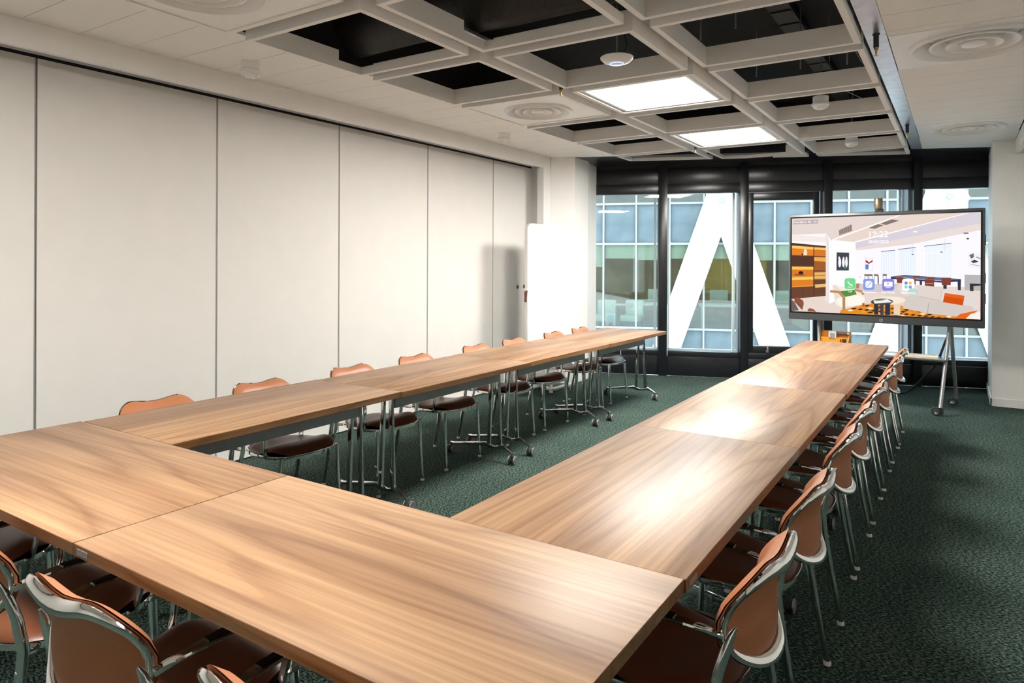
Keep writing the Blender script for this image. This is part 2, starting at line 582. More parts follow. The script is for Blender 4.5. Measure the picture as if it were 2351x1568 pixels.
for c in cols_:
    h = random.choice((.38, .42, .62, .42))
    if h not in bl_m: bl_m[h] = MB().box(.04, OP - .04, 0, .012, -h, 0).mesh('roller_blind', M['oblind'])
    link('roller_blind', bl_m[h], OB, (S0 + c * OP, .12, 1.98))
    link('roller_blind', bl_m[h], OB, (S0 + c * OP, .16, 4.6))
bx('office_wall', M['ointer'], OB, x0_, x1_, 4.6, 4.7, -3.8, 6.2)
for z in (-3.9, -.46, 2.98, 6.3):
    bx('floor_slab', M['ofloor'], OB, x0_, x1_, .12, 4.7, z - .9 if z > 0 else z - .9, z)
OL = emit('office_fill_strip', (1, .96, .88), 9.0)  # glowing strips added to brighten the office interior behind its glass
for s_ in range(-5, 15, 2):
    for o_ in (1.2, 3.2):
        bx('office_fill_strip', OL, OB, s_ - .6, s_ + .6, o_ - .08, o_ + .08, 2.055, 2.075)
bx('yellow_partition', M['oyellow'], OB, 1.75, 3.6, 2.6, 2.7, .55, 1.75)
bx('office_partition', M['ofurn'], OB, 4.6, 4.7, .3, 4.5, -.46, 2.0)
SLB, NZ, HWB = .340, 3.32, .382
dn = 5.33 / 2 / SLB
for ns in (2.124 - 5.33, 2.124, 7.454, 7.454 + 5.33):
    for sx in (-1, 1):
        for sz in (-1, 1):
            z_end = max(-4.2, NZ - dn) if sz < 0 else 5.4
            h = abs(z_end - NZ)
            ring = []
            for zz in (NZ, z_end):
                c = ns + sx * SLB * abs(zz - NZ)
                ring.append([(c - HWB, -.10, zz), (c - .20, -.42, zz), (c + .20, -.42, zz), (c + HWB, -.10, zz), (c + HWB, .0, zz), (c - HWB, .0, zz)])
            MB().loops(ring).build('diagonal_brace', M['owhite'], OB)
    nd = MB().prism([(ns - .78, -.46), (ns + .78, -.46), (ns + .78, -.40), (ns - .78, -.40)], 0, .01)
    npl = MB(); hx = [(ns - .46, NZ - .22), (ns, NZ - 1.10), (ns + .46, NZ - .22), (ns, NZ + .66)]
    npl.add([(x, -.435, z) for x, z in hx] + [(x, -.40, z) for x, z in hx], [(0, 1, 2, 3), (7, 6, 5, 4), (0, 4, 5, 1), (1, 5, 6, 2), (2, 6, 7, 3), (3, 7, 4, 0)])
    npo = npl.build('node_plate', M['owhite'], OB)
    MB().lathe([(0, -.46), (.05, -.46), (.05, -.445), (.085, -.445), (.095, -.45), (.095, -.435), (0, -.435)], 20, (ns, 0, NZ - .2), 'y').build('node_pin', M['oframe'], npo, smooth=True)
    bx('joint_line', M['oframe'], npo, ns - .46, ns - .12, -.438, -.434, NZ - .225, NZ - .205)
    bx('joint_line', M['oframe'], npo, ns + .12, ns + .46, -.438, -.434, NZ - .225, NZ - .205)


def oworld(s, off):
    return fpt(s, 10.0 + off)


def office_seat(s, off, label):
    t = thing('office_armchair', label, 'armchair', (*oworld(s, off)[:2], -.46), FA + random.uniform(-.4, .4), 'pale seats in the office across the street')
    MB().box(-.28, .28, -.26, .28, .24, .44).build('seat', M['ofurn'], t, bevel=.05)
    MB().box(-.28, .28, .16, .30, .40, .86).build('backrest', M['ofurn'], t, bevel=.05)
    for x in (-.22, .22):
        for y in (-.2, .22):
            MB().tube([(x, y, .0), (x, y, .26)], .015, 6).build('leg', M['steel'], t)


office_seat(-1.05, .75, 'pale armchair behind the leftmost office window across the street')
office_seat(-.28, .85, 'pale low seat beside the round table in the office opposite')
t = thing('round_table', 'small round white table inside the office across the street', 'table', (*oworld(-.6, 1.0)[:2], -.46))
MB().lathe([(0, .71), (.33, .71), (.33, .735), (0, .735)], 20).build('table_top', M['paper'], t)
MB().tube([(0, 0, .0), (0, 0, .72)], .025, 8).build('stem', M['steel'], t)
MB().lathe([(0, 0), (.22, 0), (.22, .015), (0, .02)], 16).build('base', M['steel'], t)
t = thing('framed_poster', 'white framed poster with a red figure leaning by the office window opposite', 'picture', (*oworld(-.86, .42)[:2], -.46), FA)
MB().box(-.14, .14, 0, .02, 0, .50).build('frame', M['paper'], t)
MB().box(-.09, .09, -.004, 0, .06, .44).build('print', M['skyblue'], t)
MB().box(-.05, .05, -.007, -.004, .08, .24).build('red_figure', M['ored'], t)
for i, (s, lb) in enumerate(((.55, 'long white desk in the office opposite, left of the white brace'), (2.3, 'long white desk in the office opposite, framed by the triangular brace'), (4.1, 'long white desk in the office opposite, behind the wall screen'))):
    t = thing('office_desk', lb, 'desk', (*oworld(s, 1.3)[:2], -.46), FA, 'desks in the office across the street')
    MB().box(-.7, .7, -.35, .35, .70, .76).build('desk_top', M['paper'], t)
    for x in (-.62, .62):
        MB().box(x - .03, x + .03, -.3, .3, 0, .70).build('leg', M['ofurn'], t)
    MB().box(-.4, .1, .0, .03, .85, 1.17).build('monitor', M['ofurn'], t)
struct(bx('ground', M['street'], None, -30, 40, 9.9, 60, -12.2, -12))

# ------------------------------------------------------------------ coffers
COLN = ['left', 'middle', 'right']


def coffer(ci, k):
    x0, y0 = GX[ci], GY + GP * k
    poly = [(x0, y0), (x0 + GW, y0), (x0 + GW, y0 + GD), (x0, y0 + GD)]
    # the grid ends along a line parallel to the glazing
    poly = clip(poly, -3.387, 7.957, -.3943 / 1.0749, 1 / 1.0749)
    if len(poly) < 3: return None
    ar = 0
    for i in range(len(poly)):
        j = (i + 1) % len(poly); ar += poly[i][0] * poly[j][1] - poly[j][0] * poly[i][1]
    if abs(ar) / 2 < .02: return None
    zb, T = 2.745, .034
    cx_, cy_ = sum(p[0] for p in poly) / len(poly), sum(p[1] for p in poly) / len(poly)
    what = {(1, 1): ', holding a lit panel', (1, 3): ', holding a lit panel', (0, 1): ', holding an air diffuser', (0, -2): ', holding an air diffuser',
            (1, 0): ', with wireless disc'}.get((ci, k), ', open above')
    lab = 'white ceiling coffer, %s column, %s row from the picture top%s' % (COLN[ci], ORD[k + 2], what)
    t = thing('ceiling_coffer', lab, 'coffer', (cx_, cy_, zb), 0, 'white coffers of the open ceiling grid')
    n = len(poly)

    def inset(d):
        L = []
        for i in range(n):
            a, b = Vector(poly[i]), Vector(poly[(i + 1) % n])
            e = (b - a).normalized(); nn = Vector((-e.y, e.x))
            L.append((a + nn * d, e))
        out = []
        for i in range(n):
            p, e = L[i - 1]; q, g = L[i]
            den = e.x * g.y - e.y * g.x
            tt = ((q.x - p.x) * g.y - (q.y - p.y) * g.x) / den
            out.append(p + e * tt)
        return out
    inn = inset(T)
    for i in range(n):
        j = (i + 1) % n
        h = .118
        q = [Vector(poly[i]), Vector(poly[j]), inn[j], inn[i]]
        q = [(v.x - cx_, v.y - cy_) for v in q]
        hh = h
        if k == -1 and ci < 2 and i == 2: hh = .052
        if k == -1 and ci < 2 and i in (1, 3):
            # tall panel with a notch cut for the duct at its far end
            yc = 3.125 - cy_
            if i == 1:
                a = [q[0], (q[1][0], yc), (q[2][0], yc), q[3]]; b = [(q[0][0], yc), q[1], q[2], (q[3][0], yc)]
            else:
                a = [(q[0][0], yc), q[1], q[2], (q[3][0], yc)]; b = [q[0], (q[1][0], yc), (q[2][0], yc), q[3]]
            MB().prism(a, 0, .118).prism(b, 0, .052).build('side_panel', M['coffer'], t)
            continue
        MB().prism(q, 0, hh).build('side_panel', M['coffer'], t)
    return t


for ci in range(3):
    for k in range(-2, 6):
        coffer(ci, k)


def lamp_panel(x, y, z, label, size=.80):
    t = thing('ceiling_lamp', label, 'lamp', (x, y, z), 0, 'square lit ceiling panels')
    h = size / 2
    f = MB().box(-h, h, -h, -h + .022, 0, .02).box(-h, h, h - .022, h, 0, .02).box(-h, -h + .022, -h + .022, h - .022, 0, .02).box(h - .022, h, -h + .022, h - .022, 0, .02)
    f.build('trim', M['plastic'], t)
    bx('diffuser', M['lamp'], t, -h + .022, h - .022, -h + .022, h - .022, .008, .012)
    bx('housing', M['plastic'], t, -h, h, -h, h, .021, .06)


cc = lambda ci, k: (GX[ci] + GW / 2, GY + GP * k + GD / 2)
lamp_panel(*cc(1, 1), 2.752, 'square lit ceiling panel nearer the camera, in the middle coffer column')
lamp_panel(*cc(1, 3), 2.752, 'square lit ceiling panel farther away, nearer the windows')
lamp_panel(-1.94, .62, ZC - .012, 'square lit ceiling panel above the near table, beyond the picture top')


def diffuser(x, y, z, label, r=.30, plate=.42, py=None):
    t = thing('air_diffuser', label, 'air vent', (x, y, z), 0, 'round swirl air diffusers')
    py = py or plate
    n = 40
    sq = []
    ring = [(r * .985 * math.cos(2 * math.pi * i / n), r * .985 * math.sin(2 * math.pi * i / n)) for i in range(n)]
    for cx_, cy_ in ring:
        s = min(plate / max(abs(cx_), 1e-6), py / max(abs(cy_), 1e-6)); sq.append((cx_ * s, cy_ * s))
    # push the four nearest points into the corners
    for sx in (-1, 1):
        for sy in (-1, 1):
            i = min(range(n), key=lambda q: (sq[q][0] - sx * plate) ** 2 + (sq[q][1] - sy * py) ** 2); sq[i] = (sx * plate, sy * py)
    MB().loops([[(a, b, 0) for a, b in sq], [(a, b, 0) for a, b in ring], [(a, b, .012) for a, b in ring], [(a, b, .012) for a, b in sq]], closed=True).build('plate', M['plastic'], t)
    MB().lathe([(r, .004), (r, -.010), (r * .985, -.018), (r * .945, -.018), (r * .92, -.010), (r * .84, .022), (r * .74, .050), (r * .73, .054), (r * .83, .028), (r * .93, -.004), (r * .985, .004)], 48).build('outer_ring', M['plastic'], t, smooth=True)
    for a, dz in ((.68, -.010), (.43, -.014)):
        MB().lathe([(r * a, dz), (r * (a - .02), dz), (r * (a - .045), dz + .006), (r * (a - .12), dz + .034), (r * (a - .19), dz + .058), (r * (a - .185), dz + .062), (r * (a - .10), dz + .040), (r * (a - .01), dz + .012), (r * (a + .008), dz + .005)], 44).build('cone_ring', M['plastic'], t, smooth=True)
    MB().lathe([(0, -.012), (r * .15, -.013), (r * .19, -.010), (r * .2, -.004), (r * .15, .02), (0, .03)], 32).build('centre_cone', M['plastic'], t, smooth=True)
    MB().lathe([(0, .058), (r * .9, .058), (r * .9, .062), (0, .062)], 32).build('back_box', M['coffer'], t)


diffuser(*cc(0, 1), 2.752, 'round air diffuser set in the left coffer column near the lit panels', .285, .422, .418)
diffuser(*cc(0, -2), 2.752, 'round air diffuser cut off by the picture top at the left', .30, .422, .418)
diffuser(.072, (D1[0] + D1[1]) / 2, ZC - .001, 'large round air diffuser in the plank ceiling, nearest the right edge', .33, .412, .398)
diffuser(.072, (D2[0] + D2[1]) / 2, ZC - .001, 'round air diffuser in the plank ceiling next to the right-hand pillar', .31, .412, .392)


def detector(x, y, z, label, cable=False):
    t = thing('smoke_detector', label, 'smoke detector', (x, y, z), 0, 'white smoke detectors')
    MB().lathe([(0, 0), (.058, 0), (.058, -.045), (.052, -.05)][::1] + [(0, -.05)], 28).build('base', M['plastic'], t, smooth=True)
    MB().lathe([(0, -.05), (.062, -.05), (.065, -.056), (.065, -.068), (.054, -.078), (.054, -.083), (.05, -.09), (.034, -.097), (0, -.099)], 28).build('head', M['plastic'], t, smooth=True)
    for a in (0.4, 2.4, 4.4):
        MB().lathe([(0, 0), (.006, 0), (.006, -.003), (0, -.003)], 8, (.04 * math.cos(a), .04 * math.sin(a), -.093)).build('sensor_vent', M['edge'], t)
    if cable:
        MB().tube([(0, 0, 0), (0, 0, .25), (.01, 0, .5)], .006, 6).build('drop_rod', M['steel'], t)


detector(-3.865, 2.81, ZC, 'white smoke detector on the left ceiling, nearer the camera')
detector(-3.822, 5.72, ZC, 'small white smoke detector on the left ceiling, nearer the whiteboard')
detector(-.915, 5.86, 2.80, 'white smoke detector hanging in the right coffer column, nearer one', True)
detector(-.935, 7.90, 2.80, 'white smoke detector hanging in the right coffer column, farther one', True)

t = thing('wireless_access_point', 'white saucer-shaped wireless disc with a blue ring hanging in a coffer', 'access point', (-1.74, 3.83, 2.70))
MB().lathe([(0, .035), (.092, .034), (.1, .028), (.098, .02), (.08, .002), (.05, -.008), (0, -.012)], 36).build('disc', M['plastic'], t, smooth=True)
MB().lathe([(.038, -.0125), (.043, -.0122), (.043, -.0100), (.038, -.0108)], 32).build('status_ring', M['ring'], t)
MB().tube([(0, 0, .034), (0, 0, .66)], .006, 8).build('drop_rod', M['steel'], t)
MB().tube([(.03, .0, .034), (.06, .02, .09), (.03, .03, .2), (.03, .03, .66)], .004, 6).build('cable', M['rubber'], t, smooth=True)


def sprinkler(x, y, z, label):
    t = thing('sprinkler', label, 'sprinkler', (x, y, z), 0, 'ceiling sprinklers')
    MB().lathe([(0, 0), (.020, 0), (.020, -.004), (.0145, -.006), (.0145, -.075), (0, -.075)], 16).build('black_sleeve', M['rubber'], t, smooth=True)
    MB().lathe([(0, -.075), (.012, -.075), (.012, -.088), (.006, -.092), (.0045, -.112), (.004, -.120), (.014, -.121), (.014, -.124), (0, -.124)], 14).build('brass_head', M['brass'], t, smooth=True)


sprinkler(-.392, 4.35, ZC - .001, 'black and brass sprinkler on the metal strip, nearer the camera')
sprinkler(-.402, 7.34, ZC - .001, 'black and brass sprinkler on the metal strip, nearer the windows')
sprinkler(-2.452, 4.42, ZC + .055, 'tiny brass sprinkler between the diffuser coffer and the nearer lamp')
sprinkler(-2.452, 7.50, ZC + .055, 'tiny brass sprinkler beside the farther lit ceiling panel')
wires = [([(-.62, 5.02, 3.3), (-.60, 5.05, 2.95), (-.56, 5.18, 2.86), (-.49, 5.36, 2.785)], 'thin loose grey wire hanging over a coffer edge near the metal strip'),
         ([(-.80, 5.45, 3.3), (-.80, 5.50, 2.95), (-.76, 5.62, 2.80), (-.62, 5.90, 2.755)], 'thin loose grey wire dangling beside the nearer hanging smoke detector')]
for p, lb in wires:
    tag(MB().tube(p, .0022, 5).build('loose_wire', M['steel'], smooth=True), lb, 'wire', 'loose wires in the ceiling')
rods = [(-1.05, 3.9), (-.9, 4.95), (-.62, 5.0), (-1.28, 4.0), (-1.2, 5.0)]
for i, (x, y) in enumerate(rods):
    o = MB().tube([(x, y, 2.80), (x, y, 3.38)], .005, 6).build('hanger_rod', M['steel'])
    tag(o, 'thin grey hanger rod above the right coffer column, %s from the camera' % ORD[sorted(range(5), key=lambda q: rods[q][1]).index(i)], 'rod', 'hanger rods')

# ------------------------------------------------------------------ tables
def table(L, label, loc, rz, grp, mark=False, Wd=.706, ps=1):
    t = thing('folding_table', label, 'table', loc, rz, grp)
    h = L / 2 - .0015; w = Wd / 2
    tp = MB().box(-h, h, -w, w, .722, .74).build('table_top', M['wood'], t, bevel=.0012)
    MB().box(-h + .0005, h - .0005, -w + .001, w - .001, .706, .722).build('lipping', M['woodedge'], tp)
    e = MB().box(-h - .0006, h + .0006, -w - .0006, w + .0006, .7075, .7382)
    e.build('edge_band', M['woodedge'], tp)
    for yb_ in (ps * .150, -ps * .15):
        bx('beam', M['beam'], t, -L / 2 + .142, L / 2 - .142, yb_ - .015, yb_ + .015, .597, .705, bevel=.003)
    if mark:
        bx('maker_plate', M['steel'], tp, h - .075 if mark > 0 else -h + .02, h - .02 if mark > 0 else -h + .075, -w - .0022, -w - .0004, .714, .730)
    for sx in (-1, 1):
        x = sx * (L / 2 - .126)
        bx('mounting_plate', M['beam'], t, x - .05, x + .05, -.2, .2, .695, .7055)
        for sy in (-1, 1):
            c0 = ps * .115
            MB().tube([(x, c0 + sy * .031, .70), (x, c0 + sy * .034, .55), (x, c0 + sy * .050, .14), (x, c0 + sy * .056, .108)], 0, 8, side=(0, 1, 0), flat=[(.0145, .011), (.015, .011), (.016, .011), (.019, .011)]).build('leg_post', M['alu'], t, smooth=True)
        ys = [-.285, lerp(-.285, c0 - .08, .5), c0 - .078, c0 - .045, c0, c0 + .045, c0 + .078, lerp(.285, c0 + .08, .5), .285]
        ft = MB().tube([(x, y_, z_) for y_, z_ in zip(ys, (.074, .096, .116, .104, .098, .104, .116, .096, .074))], 0, 8, side=(1, 0, 0),
                       flat=[(.016, .008), (.0145, .012), (.0125, .017), (.012, .016), (.012, .010), (.012, .016), (.0125, .017), (.0145, .012), (.016, .008)])
        ft.lathe([(0, .058), (.017, .058), (.017, .084), (0, .084)], 14, (x, -.285, 0)); ft.lathe([(0, .058), (.017, .058), (.017, .084), (0, .084)], 14, (x, .285, 0))
        ft.build('foot_bar', M['alu'], t, smooth=True)
        for sy in (-1, 1):
            c = thing_part('caster', t, (x, sy * .285, 0))
            wm = MB()
            for q in (-1, 1):
                wm.lathe([(0, -.009 + q * .013), (.024, -.009 + q * .013), (.029, -.005 + q * .013), (.029, .005 + q * .013), (.024, .009 + q * .013), (0, .009 + q * .013)], 18, (-.012 * sx, 0, .029), 'y')
            wm.build('wheel', M['rubber'], c, smooth=True)
            for q in (-1, 1):
                MB().lathe([(0, -.0035), (.030, -.0035), (.0315, 0), (.030, .0035), (0, .0035)], 20, (-.012 * sx, q * .0245, .0315), 'y').build('hood', M['steel'], c, smooth=True)
            MB().lathe([(0, .03), (.013, .03), (.013, .063), (0, .063)], 12).build('stem', M['alu'], c, smooth=True)
    return t


def thing_part(name, parent, loc):
    o = link(name, None, parent, loc)
    o.empty_display_size = .02
    return o


ya, yb = .889, 1.580
yc = (ya + yb) / 2
table(1.456, 'walnut folding table at the near left corner of the U-shaped layout', (-3.415 + .728, yc, 0), 0, 'walnut folding tables', 0, yb - ya)
table(1.418, 'walnut folding table closest to the camera, across the bottom of the picture', (-1.957 + .709, yc, 0), 0, 'walnut folding tables', -1, yb - ya)
LS_ = [1.583, 2.960, 4.367, 5.775, 7.190]
RS_ = [1.580, 2.955, 4.330, 5.728, 7.122]
pos = ['nearest the camera', 'second from the camera', 'third from the camera', 'nearest the windows']
for i in range(4):
    L = LS_[i + 1] - LS_[i]
    table(L, 'walnut folding table in the left row beside the white panel wall, ' + pos[i], (-3.030 + (.006 if i % 2 else -.006), (LS_[i] + LS_[i + 1]) / 2, 0), R(90), 'walnut folding tables', 0, .714, -1)
for i in range(4):
    L = RS_[i + 1] - RS_[i]
    table(L, 'walnut folding table in the right row facing the screen, ' + pos[i].replace('windows', 'screen'), (-.889 + (.004 if i > 1 else 0), (RS_[i] + RS_[i + 1]) / 2, 0), R(90), 'walnut folding tables', -1 if i == 0 else 0, .706)

# ------------------------------------------------------------------ chairs
def sup(c, n):
    return math.copysign(abs(c) ** (2 / n), c)


def curve(t, pts):
    for (t0, v0), (t1, v1) in zip(pts, pts[1:]):
        if t <= t1:
            u = (t - t0) / (t1 - t0); u = u * u * (3 - 2 * u)
            return lerp(v0, v1, u)
    return pts[-1][1]


def shell(a, b):
    t = (b + 1) / 2
    hw = curve(t, [(0, .195), (.38, .222), (.7, .208), (1, .190)])
    x = a * hw
    yc_ = curve(t, [(0, -.236), (.5, -.232), (1, -.262)])
    wv = curve(t, [(0, .055), (.45, .062), (1, .004)])
    y = yc_ + wv * a * a
    z = .488 + .287 * t + .078 * t ** 4 * (a * a - .36)
    return Vector((x, y, z))


def disc(off, n=44, rings=7, rmax=.97):
    V = [shell(0, 0) + Vector((0, off(0), 0))]; Fc = []
    for r_ in range(1, rings + 1):
        rho = rmax * (r_ / rings) ** .8
        for i in range(n):
            p = 2 * math.pi * i / n
            ne = 2.75 if math.sin(p) > 0 else 2.7
            V.append(shell(rho * sup(math.cos(p), ne), rho * sup(math.sin(p), ne)) + Vector((0, off(r_ / rings), 0)))
    for i in range(n):
        Fc.append((0, 1 + i, 1 + (i + 1) % n))
    for r_ in range(rings - 1):
        for i in range(n):
            a, b = 1 + r_ * n + i, 1 + r_ * n + (i + 1) % n
            Fc.append((a, a + n, b + n, b))
    return V, Fc


def make_chair():
    t = thing('stacking_chair', '', 'chair')
    # leather pad (front and back skins joined round the edge)
    n = 44
    Vf, Ff = disc(lambda q: .034 * (1 - q ** 7) + .006, rmax=1.0)
    Vm, _ = disc(lambda q: .002, rmax=1.0)
    pad = MB().add(Vf, Ff)
    pad.add(Vm, [tuple(reversed(f)) for f in Ff])
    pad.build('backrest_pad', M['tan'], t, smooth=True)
    Vb, Fb = disc(lambda q: -.012 * (1 - q ** 6) - .001, rmax=.95)
    Vb2, _ = disc(lambda q: .004, rmax=.95)
    MB().add(Vb, Fb).add(Vb2, [tuple(reversed(f)) for f in Fb]).build('backrest_cover', M['tan'], t, smooth=True)
    # chrome rim: slim at the sides, broad and flared at the top, a lip below
    N = 72; rings = []
    for i in range(N):
        p = 2 * math.pi * i / N
        ne = 2.75 if math.sin(p) > 0 else 2.7
        a, b = sup(math.cos(p), ne), sup(math.sin(p), ne)
        c = shell(a, b)
        # tangent by finite difference
        p2 = p + .02
        ne2 = 2.75 if math.sin(p2) > 0 else 2.7
        tg = (shell(sup(math.cos(p2), ne2), sup(math.sin(p2), ne2)) - c)
        tg.y = 0
        tg = tg.normalized() if tg.length > 1e-6 else Vector((0, 0, 1))
        out = Vector((tg.z, 0, -tg.x))
        topw = max(0, b) ** 6; botw = max(0, -b) ** 5
        hw_ = .0125 + .0045 * topw + .001 * botw
        th = .0095 + .001 * topw + .002 * botw
        cen = c - out * (hw_ * .85) + Vector((0, -.010 - .005 * topw - .010 * botw, 0))
        ring = []
        for q in range(10):
            al = 2 * math.pi * q / 10
            ring.append(cen + out * hw_ * math.cos(al) + Vector((0, th * math.sin(al) + .005 * topw * math.cos(al) - .006 * botw * math.cos(al) , 0)))
        rings.append(ring)
    MB().loops(rings, closed=True).build('backrest_rim', M['chrome'], t, smooth=True)
    # seat
    def seatpt(rho, p, top):
        s_, c_ = math.sin(p), math.cos(p)
        a, b = sup(c_, 2.7), sup(s_, 2.7)
        x = rho * a * (.225 - .022 * max(0, -b * rho)); y = .045 + rho * b * .222
        bb = rho * b; aa = rho * a
        z = .438 + .026 * math.exp(-((bb - .50) / .36) ** 2) - .008 * math.exp(-((bb + .35) / .4) ** 2) + .004 * aa * aa - .05 * max(0, bb - .78)
        z -= .026 * rho ** 9
        if not top: z = .412 - .004 * (1 - rho)
        return (x, y, z)
    rs = [.18, .36, .54, .70, .82, .90, .955, .985, 1.0]
    V = [seatpt(0, 0, True)]; Fc = []
    for r_ in rs:
        V += [seatpt(r_, 2 * math.pi * i / n, True) for i in range(n)]
    Fc += [(0, 1 + i, 1 + (i + 1) % n) for i in range(n)]
    for r_ in range(len(rs) - 1):
        for i in range(n):
            a, b = 1 + r_ * n + i, 1 + r_ * n + (i + 1) % n
            Fc.append((a, a + n, b + n, b))
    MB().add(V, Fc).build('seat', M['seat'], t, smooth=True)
    V = [seatpt(.97, 2 * math.pi * i / n, False) for i in range(n)]
    MB().loops([[(x, y, z - .012) for x, y, z in V], V]).build('seat_pan', M['pan'], t)
    V = [seatpt(1.012, 2 * math.pi * i / n, False) for i in range(n)]
    MB().tube([(x, y, .411) for x, y, z in V], 0, 8, closed=True, side=(0, 0, 1), flat=(.0105, .0055)).build('seat_rim', M['chrome'], t, smooth=True)
    for sx in (-1, 1):
        lg = MB().tube([(sx * .200, .212, .412), (sx * .2035, .222, .2), (sx * .207, .235, .014)], [.0135, .0125, .0105], 12).build('leg', M['chrome'], t, smooth=True)
        MB().lathe([(0, 0), (.0135, 0), (.0145, .008), (.012, .015), (0, .015)], 12, (sx * .207, .235, 0)).build('glide', M['glide'], lg, smooth=True)
        lg = MB().tube([(sx * .2165, -.212, .635), (sx * .2185, -.203, .615), (sx * .2215, -.193, .585), (sx * .232, -.177, .53), (sx * .2395, -.163, .44), (sx * .241, -.170, .37), (sx * .242, -.20, .19), (sx * .243, -.235, .014)],
                       [.004, .009, .0125, .0145, .0155, .015, .0130, .0105], 12).tube([(sx * .2395, -.163, .425), (sx * .215, -.13, .413), (sx * .19, -.11, .411)], .009, 8).build('leg', M['chrome'], t, smooth=True)
        MB().lathe([(0, 0), (.0135, 0), (.0145, .008), (.012, .015), (0, .015)], 12, (sx * .243, -.235, 0)).build('glide', M['glide'], lg, smooth=True)
        for dz in (.385, .352):
            MB().lathe([(0, 0), (.0062, 0), (.0062, .004), (0, .005)], 8, (sx * .2405, -.1665 - (.385 - dz) * .18 - .0175, dz), 'y').build('screw', M['steel'], lg)
        ar = MB().tube([(sx * .222, -.180, .607), (sx * .238, -.150, .622), (sx * .247, -.09, .630), (sx * .250, .02, .630), (sx * .250, .095, .624), (sx * .249, .135, .600), (sx * .247, .150, .56), (sx * .244, .150, .48), (sx * .238, .138, .425), (sx * .222, .125, .411)],
                       0, 8, side=(1, 0, 0), flat=[(.009, .008), (.012, .006), (.0165, .005), (.0175, .005), (.017, .005), (.0155, .005), (.014, .0055), (.0125, .006), (.011, .006), (.009, .006)]).build('armrest', M['chrome'], t, smooth=True)
        MB().tube([(sx * .2475, -.075, .6365), (sx * .250, .02, .6365), (sx * .250, .09, .631), (sx * .2495, .118, .618)], 0, 8, side=(1, 0, 0), flat=[(.014, .0022), (.0165, .0026), (.016, .0026), (.014, .0022)]).build('arm_pad', M['pad'], ar, smooth=True)
    return t


proto = make_chair()
RY = [1.848, 2.53, 3.346, 3.957, 4.652, 5.337, 6.078, 6.696]
LY_ = [2.0, 2.64, 3.38, 4.05, 4.845, 5.45, 6.21, 6.815]
NX = [-3.02, -2.34, -1.66, -.98]
spots = []
for i, y in enumerate(RY):
    spots.append((-.640, y, R(90), 'tan leather chair on the aisle side of the right table row, %s from camera' % ORD[i], 'chairs along the right table row'))
for i, y in enumerate(LY_):
    spots.append((-3.290, y, R(-90), 'tan leather chair between left table row and panel wall, %s from the camera' % ORD[i], 'chairs along the left table row'))
nl = ['tan chair at the near table, only its seat showing at the left picture edge',
      'tan chair at the near table cut through its backrest by the left picture edge',
      'tan chair at the near table with its chrome-rimmed back fully towards us, bottom left',
      'tan chair at the near table with only its backrest tip above the bottom edge']
for i, x in enumerate(NX):
    spots.append((x, .99, 0, nl[i], 'chairs at the near table'))
for i, (x, y, a, lb, g) in enumerate(spots):
    c = proto if i == 0 else copy_tree(proto)
    c.location = (x, y, 0); c.rotation_euler = (0, 0, a + (random.uniform(-.025, .025)))
    c['label'] = lb; c['category'] = 'chair'; c['group'] = g

# ------------------------------------------------------------------ display on its trolley
TA = R(-4.83)
TVX, TVY = -.693, 8.088
tv = thing('display_screen', 'large wall-size touch display showing a lounge photo, clock and app icons', 'display', (TVX, TVY, 0), TA)
TW, Z0, Z1 = .910, .862, 2.028
bx('bezel', M['tvframe'], tv, -TW, TW, .0, .065, Z0, Z1, bevel=.008)
bx('black_border', M['tvblack'], tv, -TW + .018, TW - .018, -.002, .001, Z0 + .072, Z1 - .026)
sb = bx('screen', emit('screen_backlight', (.86, .85, .88), .55), tv, -TW + .034, TW - .034, -.0035, -.0015, Z0 + .088, Z1 - .042)
SX0, SX1, SZ0, SZ1 = -TW + .034, TW - .034, Z0 + .088, Z1 - .042
MB().lathe([(.011, -.004), (.014, -.004), (.014, 0), (.011, 0)], 20, (.02, 0, Z0 + .034), 'y').build('power_ring', M['glide'], tv)
bx('sensor_tab', M['tvframe'], tv, -.03, .03, -.003, .0, Z1 - .02, Z1 - .006)
for z in (1.72, 1.35, 1.15):
    bx('side_button', M['tvblack'], tv, TW, TW + .006, .015, .04, z - .05, z + .05)
bx('housing', M['tvframe'], tv, -.75, .75, .065, .10, Z0 + .15, Z1 - .15, bevel=.01)
# picture on the screen: flat print, traced in picture pixels and mapped to the screen plane
SRC = [(120, 215), (2190, 150), (2187, 1325), (118, 1207)]


def homography(src, dst):
    A, B = [], []
    for (x, y), (u, v) in zip(src, dst):
        A.append([x, y, 1, 0, 0, 0, -u * x, -u * y]); B.append(u)
        A.append([0, 0, 0, x, y, 1, -v * x, -v * y]); B.append(v)
    n = 8
    Mx = [r + [b] for r, b in zip(A, B)]
    for i in range(n):
        p = max(range(i, n), key=lambda r: abs(Mx[r][i])); Mx[i], Mx[p] = Mx[p], Mx[i]
        for r in range(n):
            if r != i:
                f = Mx[r][i] / Mx[i][i]
                Mx[r] = [a - f * b for a, b in zip(Mx[r], Mx[i])]
    h = [Mx[i][n] / Mx[i][i] for i in range(n)] + [1]
    return h


HM = homography(SRC, [(0, 1), (1, 1), (1, 0), (0, 0)])


def suv(x, y):
    d = HM[6] * x + HM[7] * y + 1
    u, v = (HM[0] * x + HM[1] * y + HM[2]) / d, (HM[3] * x + HM[4] * y + HM[5]) / d
    return max(0, min(1, u)), max(0, min(1, v))


pic_v, pic_f, pic_c = [], [], []


def pp(pts, col):
    lay = -.0037 - .00003 * len(pic_f)
    o = len(pic_v)
    for x, y in pts:
        u, v = suv(x, y)
        pic_v.append((lerp(SX0, SX1, u), lay, lerp(SZ0, SZ1, v)))
    pic_f.append(tuple(range(o, o + len(pts)))); pic_c.append(lin(col))


